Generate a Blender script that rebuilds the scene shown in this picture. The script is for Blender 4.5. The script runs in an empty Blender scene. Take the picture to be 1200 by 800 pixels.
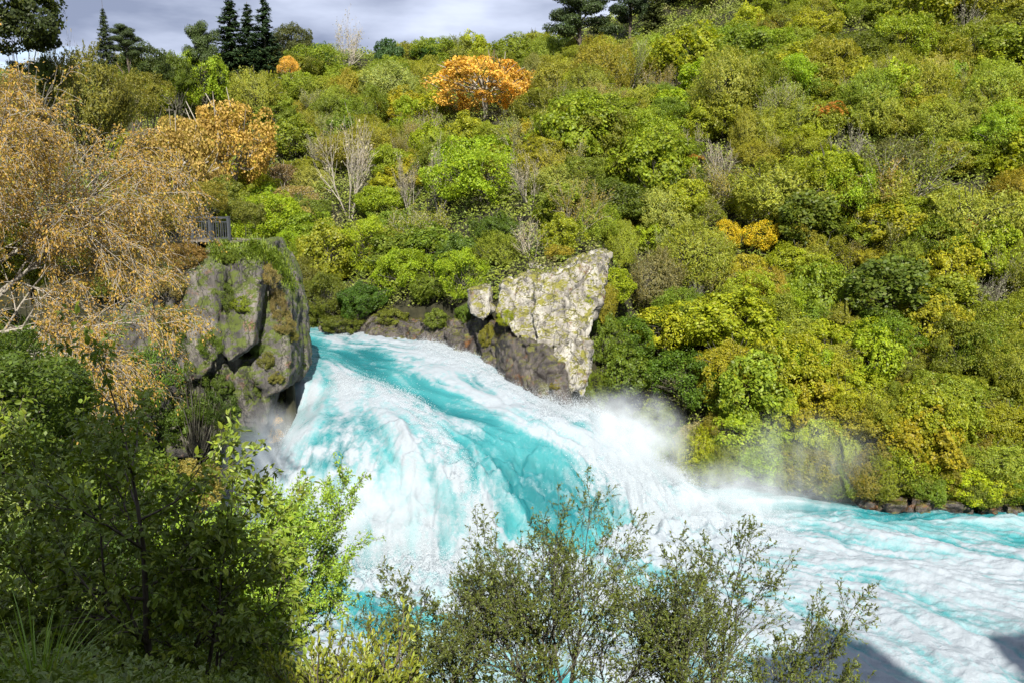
import bpy, math, random
import numpy as np
from mathutils import Vector, Matrix, noise as mn

S = bpy.context.scene
COL = S.collection
R = math.radians
rng = np.random.default_rng(7)
random.seed(7)

# ------------------------------------------------------------------ camera
CAMZ = 25.0
PITCH = R(10.2)
F = 1000.0            # focal length for a 1200 px wide frame
cp, sp = math.cos(PITCH), math.sin(PITCH)
def ray(px, py):
    u = (px-600)/F; v = (400-py)/F
    return np.array([u, cp+v*sp, -sp+v*cp])
def at(px, py, Y):
    d = ray(px, py); return np.array([0, 0, CAMZ]) + d*(Y/d[1])
def proj(x, y, z):
    dz = z-CAMZ
    dep = y*cp - dz*sp
    up = y*sp + dz*cp
    return 600+F*x/dep, 400-F*up/dep
cd = bpy.data.cameras.new('camera'); cam = bpy.data.objects.new('camera', cd); COL.objects.link(cam)
cam.location = (0, 0, CAMZ); cam.rotation_euler = (R(90)-PITCH, 0, 0)
cd.lens = F/1200*36; cd.sensor_width = 36; cd.clip_start = .1; cd.clip_end = 6000
S.camera = cam

# ------------------------------------------------------------------ light
AZ = (.10, -.995); EL = R(42)
D = Vector((AZ[0]*math.cos(EL), AZ[1]*math.cos(EL), math.sin(EL)))
sd = bpy.data.lights.new('sun', 'SUN'); sun = bpy.data.objects.new('sun', sd); COL.objects.link(sun)
sd.energy = 4.2; sd.angle = R(.5); sd.color = (1, .955, .88)
sun.rotation_euler = D.to_track_quat('Z', 'Y').to_euler()
W = bpy.data.worlds.new('World'); S.world = W; W.use_nodes = True
nt = W.node_tree; nt.nodes.clear()
out = nt.nodes.new('ShaderNodeOutputWorld'); bg = nt.nodes.new('ShaderNodeBackground')
sky = nt.nodes.new('ShaderNodeTexSky'); sky.sky_type = 'NISHITA'; sky.sun_disc = False
sky.sun_elevation = EL; sky.sun_rotation = math.atan2(D.x, D.y); sky.dust_density = .6; sky.ozone_density = 1.5
tc = nt.nodes.new('ShaderNodeTexCoord'); mp = nt.nodes.new('ShaderNodeMapping'); mp.inputs['Scale'].default_value = (1.6, 1.6, 6)
n1 = nt.nodes.new('ShaderNodeTexNoise'); n1.inputs['Scale'].default_value = 2.2; n1.inputs['Detail'].default_value = 7; n1.inputs['Roughness'].default_value = .55
r1 = nt.nodes.new('ShaderNodeValToRGB'); r1.color_ramp.elements[0].position = .16; r1.color_ramp.elements[1].position = .36
n2 = nt.nodes.new('ShaderNodeTexNoise'); n2.inputs['Scale'].default_value = 3.1; n2.inputs['Detail'].default_value = 6
r2 = nt.nodes.new('ShaderNodeValToRGB')
r2.color_ramp.elements[0].position = .35; r2.color_ramp.elements[0].color = (.95, 1.12, 1.6, 1)
r2.color_ramp.elements[1].position = .68; r2.color_ramp.elements[1].color = (2.5, 2.75, 3.4, 1)
mx = nt.nodes.new('ShaderNodeMixRGB')
L = nt.links.new
L(tc.outputs['Generated'], mp.inputs[0]); L(mp.outputs[0], n1.inputs[0]); L(mp.outputs[0], n2.inputs[0])
L(n1.outputs['Fac'], r1.inputs[0]); L(n2.outputs['Fac'], r2.inputs[0])
L(r1.outputs[0], mx.inputs[0]); L(sky.outputs[0], mx.inputs[1]); L(r2.outputs[0], mx.inputs[2])
L(mx.outputs[0], bg.inputs[0]); bg.inputs[1].default_value = .15; L(bg.outputs[0], out.inputs[0])

S.view_settings.view_transform = 'Standard'; S.view_settings.look = 'None'
S.view_settings.gamma = 1; S.view_settings.use_curve_mapping = False
S.view_settings.exposure = 1.17
S.render.engine = 'CYCLES'
c = S.cycles
c.max_bounces = 7; c.diffuse_bounces = 3; c.glossy_bounces = 2; c.transmission_bounces = 3; c.volume_bounces = 6
c.transparent_max_bounces = 8; c.use_denoising = True; c.sample_clamp_indirect = 4
c.volume_step_rate = 1.0; c.volume_max_steps = 96
c.caustics_reflective = False; c.caustics_refractive = False

# ------------------------------------------------------------------ numeric noise
def _h(ix, iy, seed):
    n = (ix.astype(np.int64)*374761393 + iy.astype(np.int64)*668265263 + seed*1274126177) & 0xffffffff
    n = ((n ^ (n >> 13))*1274126177) & 0xffffffff
    n = (n ^ (n >> 16)) & 0xffffffff
    return n/4294967295.0
def vnoise(x, y, seed=0):
    ix = np.floor(x); iy = np.floor(y); fx = x-ix; fy = y-iy
    fx = fx*fx*fx*(fx*(fx*6-15)+10); fy = fy*fy*fy*(fy*(fy*6-15)+10)
    a = _h(ix, iy, seed); b = _h(ix+1, iy, seed); c_ = _h(ix, iy+1, seed); d = _h(ix+1, iy+1, seed)
    return a+(b-a)*fx+(c_-a)*fy+(a-b-c_+d)*fx*fy
def fbm(x, y, seed=0, o=4, g=.5):
    s = 0; a = 1; t = 0
    for i in range(o):
        s = s+a*vnoise(x*2**i+i*17.3, y*2**i-i*9.1, seed+i); t += a; a *= g
    return s/t
def sstep(a, b, x):
    t = np.clip((x-a)/(b-a), 0, 1); return t*t*(3-2*t)
def seg_dist(x, y, pts):
    best = np.full(np.shape(x), 1e9)
    for (ax, ay), (bx, by) in zip(pts[:-1], pts[1:]):
        dx, dy = bx-ax, by-ay
        t = np.clip(((x-ax)*dx+(y-ay)*dy)/(dx*dx+dy*dy+1e-9), 0, 1)
        best = np.minimum(best, np.hypot(x-ax-t*dx, y-ay-t*dy))
    return best
def inside(x, y, poly):
    r = np.zeros(np.shape(x), bool)
    n = len(poly)
    for i in range(n):
        ax, ay = poly[i]; bx, by = poly[(i+1) % n]
        if ay == by: continue
        cnd = ((ay > y) != (by > y)) & (x < (bx-ax)*(y-ay)/(by-ay)+ax)
        r ^= cnd
    return r

# ------------------------------------------------------------------ object helpers
def link(o): COL.objects.link(o); return o
def tag(o, label=None, cat=None, group=None, kind=None):
    if label: o['label'] = label
    if cat: o['category'] = cat
    if group: o['group'] = group
    if kind: o['kind'] = kind
    return o
def mesh(name, V, Fc, mats=(), smooth=False, attrs=None, mat_idx=None):
    """V (n,3); Fc: (m,k) array or list of such arrays"""
    m = bpy.data.meshes.new(name)
    if not isinstance(Fc, (list, tuple)): Fc = [Fc]
    Fc = [np.asarray(f, np.int64) for f in Fc if len(f)]
    V = np.asarray(V, np.float32)
    m.vertices.add(len(V)); m.vertices.foreach_set('co', V.ravel())
    loops = np.concatenate([f.ravel() for f in Fc]); tot = np.concatenate([np.full(len(f), f.shape[1]) for f in Fc])
    st = np.concatenate([[0], np.cumsum(tot)[:-1]])
    m.loops.add(len(loops)); m.loops.foreach_set('vertex_index', loops.astype(np.int32))
    m.polygons.add(len(tot)); m.polygons.foreach_set('loop_start', st.astype(np.int32))
    try: m.polygons.foreach_set('loop_total', tot.astype(np.int32))
    except Exception: pass
    m.polygons.foreach_set('use_smooth', np.full(len(tot), smooth))
    for a in mats: m.materials.append(a)
    if mat_idx is not None: m.polygons.foreach_set('material_index', np.asarray(mat_idx, np.int32))
    for k, v in (attrs or {}).items():
        at_ = m.attributes.new(k, 'FLOAT', 'POINT'); at_.data.foreach_set('value', np.asarray(v, np.float32))
    m.update(calc_edges=True); m.validate()
    return m
def obj(name, m, parent=None, loc=None, color=None):
    o = link(bpy.data.objects.new(name, m))
    if parent: o.parent = parent
    if loc is not None: o.location = loc
    if color is not None: o.color = (*color, 1)
    return o
def empty(name, loc, rz=0, s=1):
    o = link(bpy.data.objects.new(name, None)); o.location = loc; o.rotation_euler = (0, 0, rz)
    o.scale = (s, s, s) if np.isscalar(s) else s
    o.empty_display_size = .3
    return o

# ------------------------------------------------------------------ materials
def newmat(name):
    m = bpy.data.materials.new(name); m.use_nodes = True; m.node_tree.nodes.clear()
    return m, m.node_tree, m.node_tree.nodes, m.node_tree.links.new
def leafmat(name, trans=.3, var=.35, spec=.35, clump=.6, yellow=(1.35, 1.12, .5)):
    """colour comes from the object's own colour, varied per leaf and per clump"""
    m, t, N, K = newmat(name)
    o = N.new('ShaderNodeOutputMaterial')
    oi = N.new('ShaderNodeObjectInfo'); g = N.new('ShaderNodeNewGeometry'); tc = N.new('ShaderNodeTexCoord')
    nz = N.new('ShaderNodeTexNoise'); nz.inputs['Scale'].default_value = 3.2; nz.inputs['Detail'].default_value = 3
    K(tc.outputs['Object'], nz.inputs[0])
    # leaf-to-leaf value
    mr = N.new('ShaderNodeMapRange'); mr.inputs[3].default_value = 1-var; mr.inputs[4].default_value = 1+var
    K(g.outputs['Random Per Island'], mr.inputs[0])
    mr2 = N.new('ShaderNodeMapRange'); mr2.inputs[1].default_value = .3; mr2.inputs[2].default_value = .7
    mr2.inputs[3].default_value = 1-clump*.5; mr2.inputs[4].default_value = 1+clump*.5
    K(nz.outputs['Fac'], mr2.inputs[0])
    mu = N.new('ShaderNodeMath'); mu.operation = 'MULTIPLY'; K(mr.outputs[0], mu.inputs[0]); K(mr2.outputs[0], mu.inputs[1])
    vm = N.new('ShaderNodeVectorMath'); vm.operation = 'SCALE'; K(oi.outputs['Color'], vm.inputs[0]); K(mu.outputs[0], vm.inputs[3])
    # some leaves yellower
    ml = N.new('ShaderNodeVectorMath'); ml.operation = 'MULTIPLY'; K(vm.outputs[0], ml.inputs[0]); ml.inputs[1].default_value = yellow
    wn = N.new('ShaderNodeTexWhiteNoise'); wn.noise_dimensions = '1D'; K(g.outputs['Random Per Island'], wn.inputs['W'])
    pw = N.new('ShaderNodeMath'); pw.operation = 'POWER'; pw.inputs[1].default_value = 2.5; K(wn.outputs['Value'], pw.inputs[0])
    mxx = N.new('ShaderNodeMixRGB'); K(pw.outputs[0], mxx.inputs[0]); K(vm.outputs[0], mxx.inputs[1]); K(ml.outputs[0], mxx.inputs[2])
    b = N.new('ShaderNodeBsdfPrincipled'); b.inputs['Roughness'].default_value = .5
    b.inputs['Specular IOR Level'].default_value = spec
    K(mxx.outputs[0], b.inputs['Base Color'])
    tr = N.new('ShaderNodeBsdfTranslucent')
    m3 = N.new('ShaderNodeVectorMath'); m3.operation = 'MULTIPLY'; K(mxx.outputs[0], m3.inputs[0]); m3.inputs[1].default_value = (1.25, 1.35, .6)
    K(m3.outputs[0], tr.inputs[0])
    ms = N.new('ShaderNodeMixShader'); ms.inputs[0].default_value = trans
    K(b.outputs[0], ms.inputs[1]); K(tr.outputs[0], ms.inputs[2]); K(ms.outputs[0], o.inputs[0])
    return m
def simplemat(name, c1, c2, scale=8, rough=.85, detail=6, bump=0, spec=.3, stretch=(1, 1, 1), lo=.35, hi=.65):
    m, t, N, K = newmat(name)
    o = N.new('ShaderNodeOutputMaterial'); b = N.new('ShaderNodeBsdfPrincipled'); K(b.outputs[0], o.inputs[0])
    tc = N.new('ShaderNodeTexCoord'); mp = N.new('ShaderNodeMapping'); mp.inputs['Scale'].default_value = stretch
    nz = N.new('ShaderNodeTexNoise'); nz.inputs['Scale'].default_value = scale; nz.inputs['Detail'].default_value = detail
    nz.inputs['Roughness'].default_value = .65
    r = N.new('ShaderNodeValToRGB'); r.color_ramp.elements[0].position = lo; r.color_ramp.elements[1].position = hi
    r.color_ramp.elements[0].color = (*c1, 1); r.color_ramp.elements[1].color = (*c2, 1)
    K(tc.outputs['Object'], mp.inputs[0]); K(mp.outputs[0], nz.inputs[0]); K(nz.outputs['Fac'], r.inputs[0]); K(r.outputs[0], b.inputs['Base Color'])
    b.inputs['Roughness'].default_value = rough; b.inputs['Specular IOR Level'].default_value = spec
    if bump:
        bp = N.new('ShaderNodeBump'); bp.inputs['Strength'].default_value = bump; K(nz.outputs['Fac'], bp.inputs['Height']); K(bp.outputs[0], b.inputs['Normal'])
    return m
LEAF = leafmat('leaf', trans=.44, clump=.45, var=.32); NEARLEAF = leafmat('glossy_leaf', trans=.22, spec=.6, var=.3, clump=.5)
AUTUMN = leafmat('autumn_leaf', trans=.35, var=.4, clump=.7, yellow=(.82, .98, .5), spec=.2)
WEEPLEAF = leafmat('weeping_leaf', trans=.35, var=.35, yellow=(.75, 1.05, .5), spec=.2)
NEEDLE = leafmat('needle', trans=.1, var=.3, yellow=(1.2, 1.15, .7), spec=.25)
GRASS = leafmat('grass_blade', trans=.3, var=.3, spec=.4)
BARK = simplemat('bark', (.05, .038, .028), (.16, .13, .10), 14, stretch=(1, 1, .25), bump=.4)
PALEBARK = simplemat('pale_bark', (.17, .145, .11), (.40, .365, .30), 9, bump=.3)
LICHENBARK = simplemat('lichen_bark', (.04, .034, .026), (.19, .185, .13), 10, bump=.4, lo=.42, hi=.75)
SOIL = simplemat('forest_floor', (.012, .013, .006), (.045, .042, .02), .9, rough=1, detail=9)
IRON = simplemat('painted_iron', (.04, .045, .05), (.075, .08, .088), 12, rough=.45, spec=.5)
WOOD = simplemat('deck_timber', (.12, .1, .08), (.22, .19, .15), 6, stretch=(1, 8, 8))

# ------------------------------------------------------------------ terrain heights
HPX = [-1200, 100, 250, 400, 500, 560, 640, 700, 750, 850, 1000, 1200, 1900]
HT = [
 [(104, 12), (115, 16), (140, 25), (185, 38), (260, 46)],
 [(98, 12.5), (110, 18), (140, 29), (185, 43), (260, 50)],
 [(92, 12.5), (105, 17), (140, 31), (185, 46), (260, 50)],
 [(85, 12.5), (100, 17), (140, 32), (185, 46.5), (260, 50)],
 [(82, 13.5), (95, 18), (140, 34), (185, 47), (260, 51)],
 [(76, 14.5), (90, 20), (140, 36.5), (185, 49), (260, 53)],
 [(71, 15), (85, 22), (120, 35), (178, 52), (260, 58)],
 [(74, 13), (85, 21.5), (120, 37), (178, 56), (260, 62)],
 [(76, 1.2), (83, 14), (100, 26), (135, 44), (178, 61), (260, 68)],
 [(70, 1.2), (78, 11), (100, 28), (135, 48), (178, 67), (260, 80)],
 [(67, 1.0), (75, 8.5), (100, 28.5), (135, 53), (178, 78), (260, 92)],
 [(65, 1.0), (73, 8), (100, 30), (135, 56), (178, 84), (260, 98)],
 [(66, 1.0), (74, 8), (100, 29), (135, 52), (178, 76), (260, 90)]]
HU = np.array([(p-600)/1000 for p in HPX])
YG = np.linspace(60, 262, 405)
HG = np.array([np.interp(YG, [a for a, b in r], [b for a, b in r], left=-5) for r in HT])
HS = np.array([r[0][0] for r in HT])
def far_hill(x, y):
    u = x/np.maximum(y, 1)
    fi = np.interp(u, HU, np.arange(len(HU))); i0 = np.clip(fi.astype(int), 0, len(HU)-2); f = fi-i0
    ys = HS[i0]*(1-f)+HS[i0+1]*f               # shoreline distance
    rel = np.clip(y-ys, 0, 300)
    def col(i):
        yy = np.clip(rel+HS[i], 60, 262); j = (yy-60)/.5; j0 = np.clip(j.astype(int), 0, 403); g = j-j0
        return HG[i, j0]*(1-g)+HG[i, j0+1]*g
    z = col(i0)*(1-f)+col(i0+1)*f
    z = z+(fbm(x/14+3, y/14, 3, 3)-.5)*5*sstep(3, 20, rel)
    z = z+4.5*sstep(120, 180, y)*sstep(.06, -.12, u)+np.clip(y-262, 0, 2000)*.01
    return np.where(y < ys, -4, z), y-ys
LAND = [(-16.8, 64.0), (-16.9, 65), (-18, 69), (-23, 76), (-40, 82), (-100, 92), (-400, 120), (-400, -400), (400, -400), (400, 5),
        (130, 12), (80, 24), (40, 30), (20, 33), (0, 35), (-7, 36), (-14, 39), (-21, 45), (-25, 50), (-28, 56), (-28, 62), (-25, 66), (-21, 66), (-18.5, 65)]
def crest(x):
    return 24+31*sstep(-2, -34, x)+ 26*sstep(-2, -34, x*0-30)*0 + 0
def near_land(x, y):
    ins = inside(x, y, LAND)
    d = seg_dist(x, y, LAND+[LAND[0]])
    cliffy = sstep(53, 59, y)*sstep(-40, -30, x*1.0)
    cliffy = np.maximum(cliffy, sstep(57, 62, y))
    zc = np.minimum(20.6, 9+d*9.0)
    zs = np.minimum(20.5, 1.25*d)
    zn = np.minimum(23.3, .71*d)
    wn = sstep(-16, -4, x)                        # the near bank under the camera
    zz = zs*(1-wn)+zn*wn
    z = zc*cliffy+zz*(1-cliffy)
    # unseen hill added behind the viewpoint, its crest shaped to cast shade ahead
    q = -(x*AZ[0]*-1+y*AZ[1]*-1)                  # distance towards the sun
    w = x*-AZ[1]+y*AZ[0]
    top = np.interp(w, [-60, -8, -5, -2.8, -1.0, 12, 17, 22.6, 25.9, 28.5, 31, 60], [17, 17, 23.5, 23.5, 14, 15, 30, 38.5, 25, 17, 33, 33])
    top = top+3*(fbm(x/5, y/5, 8, 3)-.5)
    hill = np.clip((q-5)*2.2, 0, top)*sstep(24, 8, y)
    z = np.maximum(z, 0)+hill
    z = z+(fbm(x/5, y/5, 5, 3)-.5)*1.4*sstep(1, 6, d)*(1-cliffy)*sstep(3, 9, np.hypot(x, y))
    return np.where(ins, z, -4)
def ground(x, y):
    x = np.asarray(x, float); y = np.asarray(y, float)
    a, _ = far_hill(x, y)
    return np.maximum(a, near_land(x, y))
def axis(segs):
    out = []
    for a, b, n in segs: out += list(np.linspace(a, b, n, endpoint=False))
    return np.array(out+[segs[-1][1]])
gx = axis([(-1500, -400, 8), (-400, -90, 20), (-90, -30, 60), (-30, 30, 130), (30, 90, 80), (90, 200, 36), (200, 1500, 16)])
gy = axis([(-1500, -150, 8), (-150, -10, 40), (-10, 30, 40), (30, 100, 160), (100, 200, 70), (200, 320, 24), (320, 1500, 12)])
GX, GY = np.meshgrid(gx, gy)
GZ = ground(GX, GY)
def gridfaces(ny, nx, off=0):
    i = np.arange(ny*nx).reshape(ny, nx)+off
    return np.stack([i[:-1, :-1], i[:-1, 1:], i[1:, 1:], i[1:, :-1]], -1).reshape(-1, 4)
hm = mesh('ground', np.stack([GX, GY, GZ], -1).reshape(-1, 3), gridfaces(len(gy), len(gx)), [SOIL], True)
tag(obj('ground', hm), 'steep soil slopes of the gorge under the bush', 'ground', kind='structure')

# ------------------------------------------------------------------ water
LIPX = [-60, -16, -7, 2.7, 8, 12, 16, 60]; LIPY = [61.5, 62.6, 62.6, 65.5, 66, 66.3, 66.5, 66.5]
TOEX = [-60, -20, -10, -3, 4, 9, 13, 17, 60]; TOEY = [56, 56, 53, 52.8, 55, 58.5, 61, 62.5, 62.5]
AMPX = [-60, -22, -19.5, -17, -14.5, 2.7, 6, 9.5, 12.4, 17]; AMPY = [0, 0, 2.5, 6.6, 8.2, 8.2, 7.4, 4.6, 1.8, 0]
def wbase(x, y):
    yl = np.interp(x, LIPX, LIPY); yt = np.interp(x, TOEX, TOEY); A = np.interp(x, AMPX, AMPY)
    s = (yl-y)/(yl-yt)
    up = np.clip(y-yl, 0, 100)
    chan = sstep(3.6, 1.6, x-(66-y)*(-.75)*(y > 66)*-1*-1)         # inside the chute (left of the rock)
    A = np.where(x < -10, A+(8.2-A)*sstep(65.5, 67.5, y), A)
    zu = A+3.0*(1-np.exp(-up/9.0))
    back = A*np.exp(-(up/2.6)**2)
    chx = np.interp(y, [60, 66, 69, 73, 77.7, 82, 90, 120], [4.6, 4.2, 1.5, -1.5, -6, -9, -14, 60])
    w = sstep(chx+1.2, chx-.6, x)
    w = np.where(y > 84, 1, w)*np.where((y > 84) & (x > 0), 0, 1)
    zup = zu*w+back*(1-w)
    sc = np.clip(s, 0, 1)
    zd = A*(1-sc**2.3)*(1-sstep(.82, 1.0, sc)*.0)
    z = np.where(s <= 0, zup, zd)
    return np.where(s >= 1, 0, z), s
STEP = .115
wx = axis([(-200, -60, 20), (-60, -24, 90), (-24, 46, int(70/STEP)), (46, 90, 120), (90, 200, 30)])
wy = axis([(-40, 34, 40), (34, 84, int(50/STEP)), (84, 100, 50), (100, 130, 20)])
WX, WY = np.meshgrid(wx, wy)
WZ, WS = wbase(WX, WY)
# flow directions: arrows given in the photograph, laid on the water surface
def hit(px, py, zf=lambda x, y: wbase(x, y)[0], y0=20., y1=200., n=700):
    d = ray(px, py); Y = np.linspace(y0, y1, n); X = d[0]*Y/d[1]; Z = CAMZ+d[2]*Y/d[1]
    b = Z-zf(X, Y); k = np.where(b < 0)[0]
    if len(k) == 0: return None
    k = k[0]; return np.array([X[k], Y[k], Z[k]])
ARR = [((380, 400), (450, 415)), ((450, 400), (560, 455)), ((560, 450), (650, 505)), ((400, 440), (480, 460)), ((480, 470), (570, 510)),
       ((500, 490), (600, 560)), ((420, 470), (430, 560)), ((360, 470), (330, 560)), ((470, 500), (500, 580)), ((600, 520), (680, 600)), ((640, 490), (740, 570)),
       ((450, 580), (460, 640)), ((380, 560), (370, 620)), ((540, 560), (560, 640)), ((620, 590), (700, 650)), ((720, 500), (790, 590)), ((800, 610), (930, 625)), ((930, 600), (1150, 605)), ((820, 640), (1000, 665)),
       ((950, 640), (1180, 655)), ((980, 690), (1150, 740)), ((1020, 720), (1150, 790)), ((700, 680), (850, 740)), ((420, 690), (560, 720)), ((420, 750), (600, 780)), ((900, 760), (1020, 800)), ((1100, 620), (1200, 640)), ((390, 640), (500, 690))]
aP = []; aD = []
for a, b in ARR:
    A_, B_ = hit(*a), hit(*b)
    if A_ is None or B_ is None: continue
    for t in (0, .5, 1):
        aP.append(A_[:2]*(1-t)+B_[:2]*t); v = B_[:2]-A_[:2]; aD.append(v/np.hypot(*v))
aP = np.array(aP); aD = np.array(aD)
# fine uniform raster for the streak pattern
ux = np.arange(-26, 50, .13); uy = np.arange(32, 92, .13)
UX, UY = np.meshgrid(ux, uy)
vx = np.zeros_like(UX); vy = np.zeros_like(UX); ws = np.zeros_like(UX)
for p, d in zip(aP, aD):
    w = 1/((UX-p[0])**2+(UY-p[1])**2+1.5)**1.7
    vx += w*d[0]; vy += w*d[1]; ws += w
vx /= ws; vy /= ws; n_ = np.hypot(vx, vy)+1e-6; vx /= n_; vy /= n_
# turbulence bends the streaks
ang = (fbm(UX/3, UY/3, 31, 3)-.5)*1.7
vx, vy = vx*np.cos(ang)-vy*np.sin(ang), vx*np.sin(ang)+vy*np.cos(ang)
def lic(src, steps, h):
    acc = src.copy(); cnt = 1
    for sgn in (1, -1):
        X = np.tile(np.arange(src.shape[1], dtype=float), (src.shape[0], 1)); Yi = np.tile(np.arange(src.shape[0], dtype=float)[:, None], (1, src.shape[1]))
        for k in range(steps):
            xi = np.clip(X.round().astype(int), 0, src.shape[1]-1); yi = np.clip(Yi.round().astype(int), 0, src.shape[0]-1)
            X = X+sgn*h*vx[yi, xi]; Yi = Yi+sgn*h*vy[yi, xi]
            x0 = np.clip(X, 0, src.shape[1]-1.001); y0 = np.clip(Yi, 0, src.shape[0]-1.001)
            a = x0.astype(int); b = y0.astype(int); fx = x0-a; fy = y0-b
            acc += src[b, a]*(1-fx)*(1-fy)+src[b, a+1]*fx*(1-fy)+src[b+1, a]*(1-fx)*fy+src[b+1, a+1]*fx*fy; cnt += 1
    acc /= cnt; acc -= acc.mean(); return acc/acc.std()
lf = lic(rng.random(UX.shape), 9, 1.0)                                  # fine streaks
lm = lic(fbm(UX/.55, UY/.55, 41, 3, .6), 13, 1.3)                       # rope-sized
lb = lic(fbm(UX/1.7, UY/1.7, 51, 3, .6), 22, 1.6)                        # broad
def samp(A):
    fx = np.clip((WX-ux[0])/.13, 0, len(ux)-1.001); fy = np.clip((WY-uy[0])/.13, 0, len(uy)-1.001)
    a = fx.astype(int); b = fy.astype(int); fx -= a; fy -= b
    return A[b, a]*(1-fx)*(1-fy)+A[b, a+1]*fx*(1-fy)+A[b+1, a]*(1-fx)*fy+A[b+1, a+1]*fx*fy
LF, LM, LB = samp(lf), samp(lm), samp(lb)
PX, PY = proj(WX, WY, WZ)
def stroke(pts, w, soft=1.0):
    return np.exp(-(seg_dist(PX, PY, pts)/w)**2*soft)
fall = sstep(-.15, .1, WS)*sstep(1.25, .95, WS)
FO = .62+0*WX
def put(m, v):
    global FO
    FO = FO*(1-m)+v*m
upper = sstep(0.05, -.2, WS)
put(sstep(1.02, .9, WS), .5)
# teal water of the fall
put(stroke([(350, 402), (400, 412), (450, 436), (520, 470), (600, 512), (680, 560), (715, 600)], 24), .10)
put(stroke([(590, 510), (650, 555), (700, 600), (690, 640)], 50), .04)
put(stroke([(590, 560), (600, 610)], 30), .06)
put(stroke([(362, 430), (352, 480)], 18), .3)
put(stroke([(398, 500), (394, 545)], 15), .18)
put(stroke([(420, 500), (520, 560)], 26), .55)
put(stroke([(500, 525), (560, 560), (585, 600)], 16), .35)
put(stroke([(430, 480), (500, 500), (560, 535)], 14), .45)
# white water of the fall
put(stroke([(395, 392), (440, 392), (475, 402), (540, 432), (600, 468), (660, 505)], 11), .9)
put(stroke([(500, 405), (560, 430), (620, 470), (680, 500)], 15), .95)
put(stroke([(470, 420), (540, 455), (620, 500), (680, 535)], 7), .72)
put(stroke([(395, 448), (440, 455), (480, 468), (520, 492), (560, 500)], 9), .85)
put(stroke([(400, 455), (415, 480), (440, 500)], 22), .85)
put(stroke([(480, 540), (530, 575), (560, 610), (560, 640)], 26), .95)
put(stroke([(430, 560), (450, 600), (520, 640)], 50), .82)
put(stroke([(330, 560), (380, 610), (430, 640)], 44), .88)
put(stroke([(430, 500), (455, 540), (500, 600)], 34), .8)
put(stroke([(300, 500), (310, 580)], 28), .9)
put(stroke([(700, 490), (745, 520), (785, 570)], 34), .85)
put(stroke([(690, 520), (735, 570), (760, 610)], 30), .55)
put(stroke([(720, 560), (790, 620), (900, 650)], 40), .85)
# river below
put(sstep(1.0, 1.1, WS), .84)
put(stroke([(330, 640), (400, 655), (480, 680), (560, 700)], 22), .9)
put(stroke([(370, 700), (430, 730), (470, 790)], 42), .45)  # thinner foam paints in the shade on the lower-left pool
put(stroke([(480, 760), (640, 790)], 50), .45)
put(stroke([(1010, 606), (1100, 614), (1220, 612)], 11), .3)
put(stroke([(1080, 624), (1220, 634)], 7), .3)
put(stroke([(900, 596), (1000, 600)], 7), .5)
put(stroke([(780, 620), (900, 625), (1000, 645)], 20), .9)
put(stroke([(900, 650), (1050, 655), (1200, 690)], 22), .86)
put(stroke([(980, 700), (1060, 740), (1150, 780)], 26), .82)
put(stroke([(1060, 700), (1200, 730)], 14), .55)
leftw = stroke([(350, 520), (430, 560), (500, 600), (520, 660)], 80)*fall
FOAM = FO+(LM*.17*(1-.5*leftw)+LB*.13*(1-.7*leftw)+LF*.09+(fbm(WX/.8, WY/.8, 99, 4, .65)-.5)*.9)*(.55+.45*np.exp(-((FO-.5)/.35)**2))
FOAM = FOAM+leftw*((bil if 0 else fbm(WX/1.1, WY/1.1, 231, 5, .6))-.5)*1.1
FOAM = (FOAM-FO)*(1-.35*sstep(1.0, 1.2, WS))+FO+sstep(1.0, 1.2, WS)*(LF*.13+LM*.08)-.05
FOAM = np.clip(FOAM, -.3, 1.3)
AQUA = np.clip(.42+LB*.2+LM*.1+.5*sstep(1.0, 1.15, WS)+.5*stroke([(380, 480), (420, 540), (470, 600)], 75)-.5*stroke([(370, 700), (430, 730), (470, 790)], 42), 0, 1)  # last stroke darkens the tint for the shade on the lower-left pool
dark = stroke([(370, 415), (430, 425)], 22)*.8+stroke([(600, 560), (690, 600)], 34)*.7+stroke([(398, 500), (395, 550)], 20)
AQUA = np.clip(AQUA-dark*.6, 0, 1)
# relief
turb = sstep(.35, 1.0, WS)*sstep(3.2, 1.1, WS)*(.22+.78*sstep(22, 13, WX))
ridg = 1-np.abs(2*fbm(WX/1.9, WY/1.9, 61, 4)-1)
DZ = LB*(.13-.07*leftw)+LM*(.06-.02*leftw)+LF*.012
DZ = DZ*(.9+.7*fall)
bil = 1-np.abs(2*fbm(WX/1.3+fbm(WX/2, WY/2, 210, 2)*2, WY/1.3, 211, 5, .58)-1)
DZ += (bil-.6)*1.0*sstep(.25, .7, WS)*sstep(1.6, 1.0, WS)*(.15+.85*sstep(20, 13, WX))
DZ += (1-np.abs(2*fbm(WX/2.2, WY/1.0, 221, 4, .55)-1)-.6)*.2*sstep(1.05, 1.3, WS)
DZ += (ridg-.55)*2.0*turb*sstep(3.2, .8, WS)+(fbm(WX/.7, WY/.7, 63, 3)-.5)*.5*turb+(fbm(WX/.45, WY/.45, 64, 3)-.5)*.22*sstep(.4, .8, FO)+(fbm(WX/5, WY/4, 66, 3)-.5)*.6
DZ += .45*stroke([(395, 448), (440, 455), (480, 468), (520, 492)], 9)+.5*stroke([(500, 405), (560, 430), (620, 470), (680, 500)], 12)
DZ += .7*stroke([(700, 480), (750, 520), (785, 560)], 26)+.7*stroke([(440, 490), (500, 540), (540, 590)], 34)-.6*stroke([(600, 540), (660, 590)], 34)
DZ -= .6*stroke([(350, 402), (400, 412), (450, 436), (520, 470)], 16)
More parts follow.
